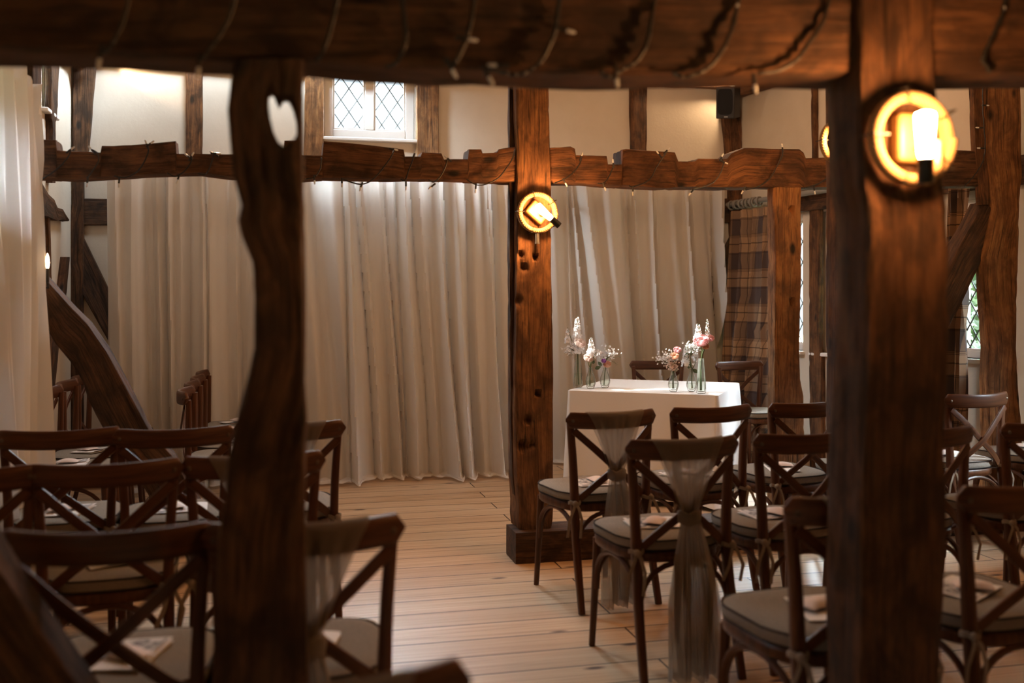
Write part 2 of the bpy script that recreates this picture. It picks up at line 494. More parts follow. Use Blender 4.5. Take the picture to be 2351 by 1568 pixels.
# windows: opening s0,s1,z0,z1 along a wall
def su(px, P):  # distance along plane P of pixel column px
    return (at(px, HY, P) - P[0]).dot(P[1])
LWIN = (su(119, P_LEFT), su(96, P_LEFT), 2.68, 3.16)
BZ0, BZ1 = at(848, 318, P_BACK).z, at(848, 140, P_BACK).z
BWIN = (su(744, P_BACK), su(953, P_BACK), BZ0, BZ1)
W3, W4 = (.16, .90, .966, 2.09), (1.06, 2.06, .966, 2.09)
W5, WUP = (2.47, 2.95, 1.0, 2.05), (1.6, 2.1, 2.80, 3.30)
W7 = (.3, .8, 1.0, 1.7)
wb, db, nb = wall('wall_back', CL, CR, [BWIN])
ADDED_W8 = (3.5, 4.1, 1.95, 2.45)  # unseen side window, added to brighten the white drape
wl, dl, nl = wall('wall_left', CL, WL2, [LWIN, ADDED_W8, (8.6, 9.3, .95, 1.75)])  # last opening: unseen rear window added to bring in daylight
wr, dr, nr = wall('wall_right', CR, WR1, [W3, W4, W5, WUP])
w2, d2, n2 = wall('wall_right_front', WR1, WR2, [W7])
wall('wall_front', WR2, WL2, [])

WN = [0]
def window(A, d, n, h, lights=1, fw=.055, bar=True, sill=True, dia=(.115, .17), depth=.055):
    WN[0] += 1
    s0, s1, z0, z1 = h
    o = A + d * (s0 + s1) / 2 + Vector((0, 0, z0)) + n * .07
    root = empty('window_%d' % WN[0], o); struct(root)
    P = lambda s_, z_, k: A + d * s_ + Vector((0, 0, z_)) + n * k
    def bar_(m, a, b_, k0, k1):  # box between two corner points in the wall plane
        (sa, za), (sb, zb) = a, b_
        pts = [P(s_, z_, k) for k in (k0, k1) for (s_, z_) in ((sa, za), (sb, za), (sb, zb), (sa, zb))]
        i = [m.add(p) for p in pts]
        for q in ((0, 1, 2, 3), (7, 6, 5, 4), (0, 4, 5, 1), (1, 5, 6, 2), (2, 6, 7, 3), (3, 7, 4, 0)): m.face(*[i[x] for x in q])
    k0, k1 = .04, .04 + depth
    m = MB()
    bar_(m, (s0, z0), (s0 + fw, z1), k0, k1); bar_(m, (s1 - fw, z0), (s1, z1), k0, k1)
    bar_(m, (s0 + fw, z0), (s1 - fw, z0 + fw), k0, k1); bar_(m, (s0 + fw, z1 - fw), (s1 - fw, z1), k0, k1)
    wL = (s1 - s0 - 2 * fw - (lights - 1) * fw) / lights
    for i in range(lights - 1):
        a = s0 + fw + (i + 1) * wL + i * fw; bar_(m, (a, z0 + fw), (a + fw, z1 - fw), k0, k1)
    bevel(m.build('window_frame', WHITE, root, o), .006)
    for i in range(lights):
        a, b_ = s0 + fw + i * (wL + fw), s0 + fw + i * (wL + fw) + wL
        m = MB(); e = .014
        for (p, q) in (((a, z0 + fw), (a + e, z1 - fw)), ((b_ - e, z0 + fw), (b_, z1 - fw)), ((a, z0 + fw), (b_, z0 + fw + e)), ((a, z1 - fw - e), (b_, z1 - fw))):
            bar_(m, p, q, k0 + .012, k1 - .012)
        bevel(m.build('casement_bead', WHITE, root, o), .003)
        za, zb = z0 + fw, z1 - fw
        m = MB(); bar_(m, (a, za), (b_, zb), k0 + .026, k0 + .029); m.build('pane', PANE, root, o, False)
        m = MB(); w_, h_ = dia  # lead lattice
        def clip(p, q):
            t0, t1 = 0., 1.; dx, dz = q[0] - p[0], q[1] - p[1]
            for pp, qq in ((-dx, p[0] - a), (dx, b_ - p[0]), (-dz, p[1] - za), (dz, zb - p[1])):
                if abs(pp) < 1e-9:
                    if qq < 0: return None
                else:
                    r_ = qq / pp
                    if pp < 0: t0 = max(t0, r_)
                    else: t1 = min(t1, r_)
            return None if t0 >= t1 else ((p[0] + dx * t0, p[1] + dz * t0), (p[0] + dx * t1, p[1] + dz * t1))
        H = zb - za; k = -20
        for k in range(-14, 15):
            for sg in (1, -1):
                x0 = (a + b_) / 2 + (k + .5) * w_
                c = clip((x0 - sg * w_ / h_ * H * .5, za), (x0 + sg * w_ / h_ * H * .5, zb))
                if c: m.tube([P(c[0][0], c[0][1], k0 + .022), P(c[1][0], c[1][1], k0 + .022)], .0046, 6, cap=False)
        m.build('lead_lattice', LEAD, root, o)
    if sill:
        m = MB(); bar_(m, (s0 - .04, z0 - .03), (s1 + .02, z0), -.045, .12)
        bevel(m.build('window_sill', WHITE, root, o), .008)
    # daylight portal
    al = bpy.data.lights.new('sky_portal', 'AREA'); al.shape = 'RECTANGLE'; al.size, al.size_y = s1 - s0, z1 - z0
    al.cycles.is_portal = True
    ao = bpy.data.objects.new('sky_portal', al); COL.objects.link(ao)
    ao.location = P((s0 + s1) / 2, (z0 + z1) / 2, .14)
    ao.rotation_euler = (-n).to_track_quat('-Z', 'Y').to_euler()
    return root

window(CL, db, nb, BWIN, 2, .075, dia=(.132, .192))
window(CL, dl, nl, LWIN, 1, .05)
window(CR, dr, nr, W3); window(CR, dr, nr, W4, 2, .09); window(CR, dr, nr, W5, 1, .05, dia=(.10, .15)); window(CR, dr, nr, WUP, 2)
window(WR1, d2, n2, W7); window(CL, dl, nl, ADDED_W8, 2); window(CL, dl, nl, (8.6, 9.3, .95, 1.75), 2)

for k, (cu, cv, hu, hv) in enumerate(ADDED_RLS):  # frames and panes of the added roof lights
    c = U * cu + V * cv + Z * (WH + .125); rl = struct(empty('window_%d' % (11 + k), c))
    Mz = Matrix.Rotation(TH, 3, 'Z'); m = MB()
    for a, b, sx_, sy_ in ((-hu - .02, 0, .05, 2 * hv + .09), (hu + .02, 0, .05, 2 * hv + .09), (0, -hv - .02, 2 * hu, .05), (0, hv + .02, 2 * hu, .05)): m.box(c + U * a + V * b, sx_, sy_, .05, Mz)
    m.build('window_frame', WHITE, rl, c, False)
    m = MB(); m.box(c, 2 * hu, 2 * hv, .004, Mz); m.build('pane', PANE, rl, c, False)
    al = bpy.data.lights.new('sky_portal', 'AREA'); al.shape = 'RECTANGLE'; al.size, al.size_y = 2 * hu, 2 * hv; al.cycles.is_portal = True
    ao = bpy.data.objects.new('sky_portal', al); COL.objects.link(ao); ao.location = c + Z * .03; ao.rotation_euler = (0, 0, TH)

# ------------------------------------------------------------------ timbers
SEED = [0]
def lerp(a, b, t): return a + (b - a) * t
def timber(name, rows, plane, depth, label, cat, m=OAK, step=.022, amp=.006, nu=13, nd=9, corner=.16, group=None, ridge=.006, pits=()):
    """rows: pixel pairs (xa,ya,xb,yb) on the face plane, along the timber; depth goes away from the room side"""
    SEED[0] += 1; sd_ = SEED[0] * 17.3
    n = Vector((-plane[1].y, plane[1].x, 0))
    if isinstance(rows[0][0], Vector): pr = rows
    else: pr = [(at(a, b, plane), at(c, d, plane)) for (a, b, c, d) in rows]
    fine = []
    for i in range(len(pr) - 1):
        (a0, b0), (a1, b1) = pr[i], pr[i + 1]
        k = max(1, int(max((a1 - a0).length, (b1 - b0).length) / step))
        for j in range(k): fine.append((lerp(a0, a1, j / k), lerp(b0, b1, j / k)))
    fine.append(pr[-1])
    prof = []  # unit section, (u 0..1, v 0..1)
    for i in range(nu): prof.append((i / nu, 0))
    for i in range(nd): prof.append((1, i / nd))
    for i in range(nu): prof.append((1 - i / nu, 1))
    for i in range(nd): prof.append((0, 1 - i / nd))
    def sq(u, v):
        x, y = 2 * u - 1, 2 * v - 1
        k = corner; r2 = math.hypot(max(abs(x) - (1 - k), 0), max(abs(y) - (1 - k), 0))
        if r2 > k:
            f = k / r2
            x = math.copysign((1 - k) + (abs(x) - (1 - k)) * f, x); y = math.copysign((1 - k) + (abs(y) - (1 - k)) * f, y)
        return (x + 1) / 2, (y + 1) / 2
    prof2 = [sq(*p) for p in prof]
    mb = MB(); rws, grs = [], []; L = 0; pm = None
    for (a, b) in fine:
        mid = (a + b) / 2
        if pm is not None: L += (mid - pm).length
        pm = mid; wv = b - a; w_ = wv.length; ax = wv.normalized()
        row, gr = [], []
        for (u, v) in prof2:
            p = a + wv * u + n * depth * v
            q = Vector((u * w_, v * depth, L))
            qs = Vector((q.x * 9 + sd_, q.y * 9, L * 2.2)); qf = Vector((q.x * 42 + sd_, q.y * 42, L * 4.5))
            dsp = amp * nz(qs) * 1.6 + ridge * .5 * nz(qf) - ridge * 1.6 * max(0, abs(nz(qf * .5 + Vector((9, 3, 1)))) * -1 + .12) * 4
            outw = (ax * (u - .5) * 2 * max(.3, abs(u - .5) * 2) + n * (v - .5) * 2 * (1 if abs(v - .5) > .4 else .3))
            if outw.length: outw.normalize()
            p = p + outw * dsp
            for (c, rr, dp) in pits:
                dd = (p - c).length
                if dd < rr and v < .5: p = p + n * dp * (1 - (dd / rr) ** 2)
            row.append(p); gr.append((q.x + sd_, q.y, L))
        rws.append(row); grs.append(gr)
    mb.grid(rws, True, grs, True)
    o = (rws[0][0] + rws[-1][0]) / 2 if not isinstance(rows[0][0], Vector) else sum(rws[0], Vector()) / len(rws[0])
    zmin = min(v.z for v in mb.v); o = Vector((o.x, o.y, zmin))
    ob = mb.build(name, m, None, o)
    return tag(ob, label, cat, group)

def post_rows(lst): return [(l, y, r_, y) for (y, l, r_) in lst]
def beam_rows(top, bot):
    def ip(tb, x):
        for (x0, y0), (x1, y1) in zip(tb, tb[1:]):
            if x0 <= x <= x1: return lerp(y0, y1, (x - x0) / max(1e-6, x1 - x0))
        return tb[0][1] if x < tb[0][0] else tb[-1][1]
    xs = sorted({p[0] for p in top} | {p[0] for p in bot})
    return [(x, ip(top, x), x, ip(bot, x)) for x in xs]

# front frame ------------------------------------------------------
fb_bot = [(-160, 104), (0, 108), (230, 116), (430, 126), (540, 130), (700, 136), (860, 148), (1000, 158), (1180, 161), (1400, 166), (1600, 168), (1760, 165), (1900, 169), (2060, 172), (2340, 170), (2520, 170)]
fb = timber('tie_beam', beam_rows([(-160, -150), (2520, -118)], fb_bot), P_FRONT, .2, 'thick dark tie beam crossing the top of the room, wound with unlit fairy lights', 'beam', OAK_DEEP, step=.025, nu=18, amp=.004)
lp = [(134, 543, 698), (180, 532, 697), (250, 523, 696), (320, 528, 696), (400, 536, 698), (470, 556, 699), (505, 548, 699), (540, 556, 700), (600, 580, 700), (680, 588, 701), (800, 588, 702), (860, 576, 703), (920, 560, 703), (970, 543, 704), (1050, 527, 704), (1150, 516, 705), (1250, 500, 706), (1400, 496, 708), (1568, 492, 710), (1800, 488, 712), (2180, 486, 712)]
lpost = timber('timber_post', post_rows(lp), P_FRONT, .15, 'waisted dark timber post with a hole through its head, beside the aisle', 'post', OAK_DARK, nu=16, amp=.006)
# the hole through the post head
mbh = MB(); hp = [(618, 232), (628, 229), (634, 245), (641, 258), (650, 243), (662, 243), (672, 262), (679, 290), (680, 318), (672, 334), (652, 347), (640, 340), (629, 318), (621, 285), (617, 250)]
pf, pb = off(P_FRONT, -.1), off(P_FRONT, .3)
ra = [at(x, y, P_FRONT) + V * -.1 for (x, y) in hp]; rb = [at(x, y, P_FRONT) + (at(x, y, P_FRONT) - Vector((0, 0, EYE))).normalized() * .3 for (x, y) in hp]
mbh.grid([ra, rb], True, None, True)
cut = mbh.build('cutter', OAK_DARK)
bo = lpost.modifiers.new('hole', 'BOOLEAN'); bo.object = cut; bo.operation = 'DIFFERENCE'; bo.solver = 'EXACT'
bpy.context.view_layer.update()
dg = bpy.context.evaluated_depsgraph_get()
nm = bpy.data.meshes.new_from_object(lpost.evaluated_get(dg)); lpost.modifiers.clear(); lpost.data = nm
bpy.data.objects.remove(cut)

rp = [(-160, 1972, 2152), (0, 1972, 2150), (100, 1975, 2152), (170, 1974, 2155), (230, 1976, 2162), (320, 1978, 2163), (430, 1985, 2168), (480, 1996, 2176), (560, 1997, 2180), (700, 1996, 2184), (850, 1994, 2185), (1000, 1986, 2183), (1150, 1979, 2180), (1300, 1976, 2172), (1450, 1974, 2163), (1568, 1974, 2160), (1950, 1970, 2160)]
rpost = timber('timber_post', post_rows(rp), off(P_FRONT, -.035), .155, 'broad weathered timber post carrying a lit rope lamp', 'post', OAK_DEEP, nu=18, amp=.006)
timber('timber_brace', [(-90, 1170, -190, 1260), (0, 1313, -90, 1400), (27, 1353, -60, 1452), (107, 1470, 20, 1570), (175, 1568, 90, 1665), (300, 1760, 215, 1850)], off(P_FRONT, .02), .13, 'dark diagonal brace crossing the bottom corner in front of the chairs', 'brace', OAK_DARK)

# middle frame -----------------------------------------------------
mid_pits = [(at(x, y, P_MID), r_, dp) for (x, y, r_, dp) in ((1230, 590, .02, .05), (1236, 905, .022, .05), (1212, 965, .03, .035), (1200, 1025, .035, .04), (1224, 1020, .02, .03), (1214, 1026, .02, .03), (1197, 585, .02, .03), (1203, 615, .025, .03), (1190, 690, .03, .03))]
mp = [(60, 1181, 1260), (200, 1183, 1261), (340, 1185, 1265), (420, 1186, 1267), (560, 1185, 1268), (700, 1184, 1270), (800, 1183, 1271), (900, 1182, 1272), (1000, 1183, 1273), (1100, 1186, 1273), (1160, 1190, 1272), (1190, 1189, 1271), (1216, 1192, 1268)]
timber('timber_post', post_rows(mp), P_MID, .19, 'knotty golden timber post with rope lamp, standing on the floor sill', 'post', OAK_MID, nu=16, amp=.004, pits=mid_pits, step=.016)
timber('timber_batten', [(1169, 60, 1180, 60), (1170, 330, 1180, 330), (1170, 700, 1181, 700), (1173, 1000, 1186, 1000), (1176, 1100, 1190, 1100), (1181, 1137, 1190, 1140)], off(P_MID, .05), .05, 'narrow weathered strip along the left flank of the knotty lamp post', 'post', OAK_DARK, nu=6, nd=5, amp=.002)
bl_top = [(40, 320), (88, 320), (128, 322), (131, 345), (200, 347), (230, 349), (233, 333), (300, 331), (370, 325), (403, 322), (405, 352), (520, 353), (600, 352), (651, 350), (653, 321), (680, 321), (684, 352), (697, 356), (740, 357), (743, 323), (800, 327), (905, 337), (927, 341), (930, 357), (965, 357), (969, 347), (1014, 349), (1020, 364), (1074, 365), (1077, 342), (1105, 342), (1108, 351), (1140, 350), (1146, 342), (1186, 335)]
bl_bot = [(40, 407), (95, 407), (168, 412), (230, 407), (345, 401), (460, 397), (528, 405), (700, 411), (740, 408), (850, 410), (950, 411), (1100, 414), (1186, 417)]
timber('timber_beam', beam_rows(bl_top, bl_bot), off(P_MID, .025), .16, 'notched dark cross beam with fairy lights, left of the knotty lamp post', 'beam', OAK, nu=12, step=.014, amp=.004, corner=.12)
br_top = [(1262, 340), (1312, 337), (1320, 342), (1322, 357), (1393, 358), (1396, 377), (1428, 377), (1430, 343), (1440, 341), (1550, 348), (1558, 369), (1595, 369), (1605, 362), (1670, 363), (1680, 350), (1710, 338), (1835, 342), (1845, 350), (1850, 363), (2000, 356), (2175, 344), (2290, 345)]
br_bot = [(1262, 420), (1350, 419), (1400, 424), (1480, 430), (1520, 433), (1570, 430), (1750, 430), (1850, 431), (2175, 428), (2290, 428)]
timber('timber_beam', beam_rows(br_top, br_bot), off(P_MID, .025), .16, 'notched brown cross beam with fairy lights, between lamp post and natural trunk post', 'beam', OAK, nu=12, step=.014, amp=.004, corner=.12)
timber('timber_post', post_rows([(418, 1779, 1842), (480, 1777, 1840), (600, 1780, 1841), (700, 1779, 1840), (800, 1779, 1837), (870, 1778, 1838), (910, 1778, 1846), (1000, 1777, 1848), (1100, 1777, 1849), (1228, 1777, 1849)]), off(P_MID, .03), .09, 'short orange timber post under the cross beam, beside the plaid curtain', 'post', OAK_PALE, nu=12, amp=.003, pits=[(at(1818, 483, off(P_MID, .03)), .018, .05), (at(1819, 695, off(P_MID, .03)), .018, .05)])
timber('timber_post', post_rows([(40, 2266, 2347), (170, 2268, 2348), (340, 2268, 2349), (400, 2275, 2353), (480, 2283, 2349), (590, 2262, 2343), (700, 2268, 2342), (800, 2275, 2338), (870, 2270, 2343), (940, 2272, 2347), (1000, 2275, 2350), (1225, 2270, 2354)]), P_MID, .11, 'natural crooked trunk post at the far edge, by the leaded window', 'post', OAK_PALE, nu=14, amp=.008, corner=.5)
timber('timber_stud', post_rows([(60, 2230, 2266), (170, 2232, 2268), (250, 2236, 2268), (345, 2240, 2270), (470, 2250, 2272)]), off(P_MID, .02), .04, 'rough upright strip with a hanging cable beside the trunk post', 'post', OAK, nu=8, nd=6, amp=.003)
timber('timber_brace', [(2258, 463, 2287, 486), (2240, 498, 2284, 545), (2196, 575, 2232, 650), (2150, 665, 2186, 742), (2060, 830, 2096, 905), (1950, 1040, 1986, 1110), (1870, 1190, 1905, 1248)], off(P_MID, .03), .13, 'split grey brace leaning against the trunk post', 'brace', OAK_DARK, nu=12, amp=.006)
timber('timber_brace', [(30, 540, 20, 640), (98, 632, 98, 741), (165, 705, 127, 790), (200, 740, 165, 838), (245, 805, 188, 880), (270, 850, 200, 920), (300, 905, 218, 955), (345, 990, 255, 1020), (400, 1050, 322, 1108), (446, 1139, 370, 1190), (530, 1260, 450, 1320), (565, 1310, 480, 1352)], off(P_MID, .03), .14, 'heavy curved dark brace running down from the drape to the floor', 'brace', OAK_DARK, nu=14, amp=.006)
timber('timber_post', post_rows([(60, 8, 78), (500, 10, 76), (1000, 8, 78), (1345, 6, 80)]), off(P_MID, .02), .17, 'dark timber post hidden behind the white drape', 'post', OAK_DARK, nu=10)
# floor sill
sb0 = Vector((0.02, 5.215, 0)); sl_len = 3.0
timber('floor_sill', [(sb0 + U * s_ + Vector((0, 0, .165)), sb0 + U * s_) for s_ in (0, .6, 1.2, 2.0, sl_len)], P_FRONT, .22, 'squared dark sill block on the floor under the knotty lamp post', 'beam', OAK_DARK, nu=10, amp=.0015, corner=.06, ridge=.002)

# back wall timbers (they stand out from the plaster) ----------------
PB = off(P_BACK, -.05)
bst = 'upright oak studs of the back wall'
for rows, lab, mm, cat in (
    (post_rows([(90, 424, 467), (128, 425, 466), (200, 427, 465), (345, 427, 464), (420, 427, 464)]), 'brown wall stud between the corner post and the waisted post', OAK, 'stud'),
    (post_rows([(90, 701, 744), (200, 700, 744), (355, 697, 742), (430, 697, 742)]), 'worm-eaten pale stud on one side of the lattice window', OAK_PALE, 'stud'),
    (post_rows([(90, 956, 1007), (200, 957, 1008), (370, 958, 1008), (430, 958, 1008)]), 'cracked light stud on the other side of the lattice window', OAK_PALE, 'stud'),
    (post_rows([(90, 1443, 1489), (200, 1447, 1487), (345, 1450, 1486), (430, 1450, 1486)]), 'slim brown stud on the wall midway between lamp post and speaker', OAK, 'stud'),
    (post_rows([(90, 1648, 1696), (200, 1656, 1700), (365, 1668, 1707), (430, 1674, 1709), (520, 1678, 1711), (700, 1680, 1712), (1000, 1680, 1712), (1040, 1680, 1712)]), 'corner stud behind the speaker and plaid curtain', OAK, 'stud'),
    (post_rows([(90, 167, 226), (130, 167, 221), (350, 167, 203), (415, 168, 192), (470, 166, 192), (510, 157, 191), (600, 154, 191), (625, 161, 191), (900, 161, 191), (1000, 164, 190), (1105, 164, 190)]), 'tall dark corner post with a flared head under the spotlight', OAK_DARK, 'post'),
):
    timber('wall_stud' if cat == 'stud' else 'corner_post', rows, PB, .06, lab, cat, mm, nu=9, nd=5, amp=.003)
timber('wall_rail', beam_rows([(191, 456), (700, 457), (1690, 455)], [(191, 517), (700, 518), (1690, 512)]), off(P_BACK, -.03), .04, 'dark horizontal rail on the back wall, passing behind the sheer curtains', 'beam', OAK_DARK, nu=8, nd=5, amp=.002)
timber('wall_brace', [(189, 540, 189, 676), (244, 653, 245, 778), (300, 770, 300, 895), (420, 1020, 400, 1090)], off(P_BACK, -.035), .04, 'sloping wall brace beside the corner post, partly behind the sheer curtain', 'brace', OAK_DARK, nu=9, nd=5, amp=.003)
timber('wall_brace', [(1700, 496, 1700, 600), (1658, 582, 1660, 690), (1600, 690, 1600, 800), (1500, 880, 1500, 990)], off(P_BACK, -.035), .04, 'sloping wall brace between the sheer and the plaid curtain', 'brace', OAK_DARK, nu=9, nd=5, amp=.003)
timber('wall_plate', [(CL + db * s_ + Vector((0, 0, 3.50)) - nb * .10, CL + db * s_ + Vector((0, 0, 3.265)) - nb * .10) for s_ in (.12, 1.4, 2.8, 4.2, 5.5)], P_BACK, .09, 'long horizontal timber along the top of the back wall', 'beam', OAK_PALE, nu=8, nd=6)
# left wall
PL_ = off(P_LEFT, .05)
def ltimber(name, rows, lab, cat, m=OAK_DARK, d=-.045, pl=None):
    return timber(name, rows, pl or off(P_LEFT, .045), d, lab, cat, m, nu=8, nd=5, amp=.003)
ltimber('wall_stud', post_rows([(70, 66, 96), (200, 66, 96), (250, 68, 95), (420, 72, 96)]), 'dark stud on the drape side of the small high window', 'stud')
ltimber('wall_stud', post_rows([(90, 119, 139), (180, 119, 136), (272, 119, 131), (280, 121, 129), (420, 121, 128)]), 'narrow stud between the small high window and the corner post', 'stud')
ltimber('wall_stud', post_rows([(490, 111, 116), (560, 113, 118), (700, 113, 119), (1000, 113, 119), (1150, 113, 119)]), 'thin leg of wall timber below the ragged rail', 'stud', OAK)
ltimber('wall_rail', [(60, 385, 60, 492), (95, 415, 95, 493), (112, 445, 112, 499), (124, 456, 124, 505), (133, 476, 133, 507), (145, 480, 145, 504), (158, 503, 158, 508)], 'ragged broken end of a rail on the side wall', 'beam', OAK_DARK, -.055, off(P_LEFT, .055))
ltimber('wall_brace', [(153, 590, 161, 590), (141, 690, 150, 690), (124, 800, 136, 800), (118, 880, 128, 880), (108, 1000, 118, 1000)], 'thin slanting strip on the side wall beside the corner post', 'brace')
timber('wall_plate', [(CL + dl * s_ + Vector((0, 0, 3.42)) - nl * .14, CL + dl * s_ + Vector((0, 0, 3.19)) - nl * .14) for s_ in (.02, .8, 2.0, 3.0)], (CL, -dl), .12, 'short timber along the top of the side wall by the spotlight', 'beam', OAK_PALE, nu=8, nd=6)
# right wall
PR_ = off(P_RIGHT, -.05)
def rtimber(name, rows, lab, cat, m=OAK, d=.045):
    return timber(name, rows, off(P_RIGHT, -.045), d, lab, cat, m, nu=8, nd=5, amp=.002)
rtimber('wall_stud', post_rows([(90, 1859, 1868), (200, 1861, 1869), (370, 1863, 1869), (430, 1863, 1869)]), 'very thin dark stud on the high wall beyond the speaker', 'stud')
rtimber('wall_stud', post_rows([(478, 1856, 1880), (600, 1857, 1880), (800, 1857, 1880), (812, 1857, 1884), (900, 1857, 1885), (1000, 1858, 1886), (1080, 1858, 1886)]), 'brown stud between the short orange post and the casement window', 'stud')
timber('wall_rail', [(CR + dr * s_ + Vector((0, 0, 2.28)) - nr * .06, CR + dr * s_ + Vector((0, 0, 2.10)) - nr * .06) for s_ in (.5, 1.2, 2.4, 3.6)], P_RIGHT, .05, 'dark rail above the windows of the window wall', 'beam', OAK_DARK, nu=8, nd=5, amp=.002)
timber('wall_plate', [(CR + dr * s_ + Vector((0, 0, 3.42)) - nr * .12, CR + dr * s_ + Vector((0, 0, 3.19)) - nr * .12) for s_ in (.02, .5, .9, 1.22)], P_RIGHT, .10, 'timber along the top of the window wall above the speaker', 'beam', OAK, nu=8, nd=6)

# ------------------------------------------------------------------ curtains
def fold_curtain(name, A, B, zt, zb, mtl, label, cat, nf, amp, seed, puddle=0.0, lean=0.0, group=None, du=.011, tops=None, dvec=None, pleats=False, part=True):
    """cloth hung along A->B; nf folds; lean: sideways drift of the folds towards the floor"""
    rng = random.Random(seed)
    d = B - A; L = d.length; d.normalize(); n = dvec if dvec is not None else Vector((-d.y, d.x, 0))
    if dvec is None and n.y > 0: n = -n      # n points to the room
    nu_ = int(L / du); zs = []
    nzr = 34
    for j in range(nzr + 1): zs.append(zt + (zb - zt) * (j / nzr))
    ridges = []; x_ = 0.0
    while x_ < L:
        x_ += (L / nf) * rng.choice((.45, .7, .9, 1.1, 1.6)) * rng.uniform(.8, 1.2)
        ridges.append((x_, lean * rng.uniform(.4, 1.2) + rng.uniform(-.04, .04), rng.choice((.014, .022, .034, .055, .075)) * (L / nf / .12), rng.uniform(.5, 1.25), rng.uniform(-.5, .8), rng.uniform(0, 6)))
    def prof(x, t, z_):
        y = 0
        for (x0, dft, wd, hh, gr_, p_) in ridges:
            xc = x0 + dft * t + .008 * math.sin(z_ * 2.1 + p_)
            q = (x - xc) / (wd * (1 + .45 * t))
            if abs(q) < 4:
                sk = q * (1.5 if q > 0 else .8)
                y += hh * (1 + gr_ * (t - .5)) * math.exp(-abs(sk) ** 1.7)
            q2 = (x - xc - wd * (2.1 if gr_ > 0 else -2.1)) / (wd * .55)
            if abs(q2) < 3: y -= .75 * hh * math.exp(-q2 * q2)
        return y
    rows, grs = [], []
    for z_ in zs:
        t = (zt - z_) / (zt - zb); row, gr = [], []; acc = 0; lp_ = None
        for i in range(nu_ + 1):
            u = i / nu_
            x = u * L
            y = amp * 3.0 * (.6 + .5 * t) * prof(x, t, z_) + .014 * nz(Vector((u * L * 5, z_ * .8, seed))) + .004 * nz(Vector((u * L * 30, z_ * 1.1, seed)))
            p = A + d * x + n * y
            zz = z_
            if tops is not None: zz = z_ + tops(u) * (1 - t)
            if puddle and t > .965:
                k = (t - .965) / .035
                p = p + n * puddle * k * (.55 + .55 * nz(Vector((u * L * 6, 3, seed))))
                zz = max(zb, zb + .012 + .02 * (1 - k) + .014 * nz(Vector((u * L * 15, k * 3, seed))))
            p = Vector((p.x, p.y, zz))
            if lp_ is not None: acc += (p - lp_).length
            lp_ = p
            row.append(p); gr.append((acc, 0, z_))
        rows.append(row); grs.append(gr)
    if puddle:
        for q in range(1, 5):
            row, gr = [], []
            for i in range(nu_ + 1):
                u = i / nu_; b_ = rows[nzr][i]
                k = q / 4
                p = b_ + n * (.05 * k + .045 * k * nz(Vector((u * L * 7, 8, seed + q))))
                zz = zb + .008 + .022 * abs(nz(Vector((u * L * 14, q * .8, seed)))) * (1 - .6 * k) + (.012 * math.sin(k * 3.14))
                row.append(Vector((p.x, p.y, zz))); gr.append((u * L, 0, zb - .02 * q))
            rows.append(row); grs.append(gr)
    mb = MB(); mb.grid(rows, False, grs)
    o = (A + B) / 2; o = Vector((o.x, o.y, zb))
    ob = mb.build(name, mtl, None, o, fix=False)
    return tag(ob, label, cat, group)

CP = (Vector((0, 7.97, 0)), (CR - CL).normalized())
def cpt(px, dd=0): p = at(px, HY, off(CP, dd)); return Vector((p.x, p.y, 0))
CT = 2.46
fold_curtain('sheer_curtain', cpt(246), cpt(640), CT, .012, VOILE, 'ivory sheer curtain panel beside the corner post', 'curtain', 13, .034, 3, .05, .02, 'ivory sheer backdrop panels')
fold_curtain('sheer_curtain', cpt(628, -.02), cpt(1232, -.02), CT, .012, VOILE, 'ivory sheer curtain panel below the lattice window', 'curtain', 14, .042, 11, .09, .18, 'ivory sheer backdrop panels')
fold_curtain('sheer_curtain', cpt(1222, .40), cpt(1655, .40), CT, .012, VOILE, 'ivory sheer curtain panel behind the white table', 'curtain', 12, .034, 23, .05, .22, 'ivory sheer backdrop panels')
# rail the sheers hang from
m = MB(); m.tube([Vector((*cpt(240, .03)[:2], CT)), Vector((*cpt(1225, .03)[:2], CT)), Vector((*cpt(1225, .43)[:2], CT)), Vector((*cpt(1660, .43)[:2], CT))], .012, 10)
tag(m.build('curtain_rail', plain('rail_metal', (.5, .5, .5), .3, 1), None, Vector((*cpt(950)[:2], CT))), 'slim metal rail holding the sheer curtains', 'rail')

# the gathered white drape in the near corner
dr_a = Vector((-2.24, 4.68, 0)); dr_b = dr_a + Vector((.08, -1, 0)) * .95
tt = lambda u: -.03 + .10 * u + .04 * abs(math.sin(u * 40)) + .03 * nz(Vector((u * 14, 2, 1)))
drp = fold_curtain('white_drape', dr_a, dr_b, 2.38, .02, DRAPE, 'gathered white drape hanging beside the rows of chairs', 'curtain', 11, .035, 31, 0, 0, None, .010, tt, U)
m = MB(); m.tube([dr_a + Vector((-.02, .08, 2.32)), dr_b + Vector((-.02, -.1, 2.41))], .011, 8)
tag(m.build('drape_pole', CHROME, None, dr_a + Vector((0, 0, 2.36))), 'thin pole threaded through the top of the white drape', 'rail')

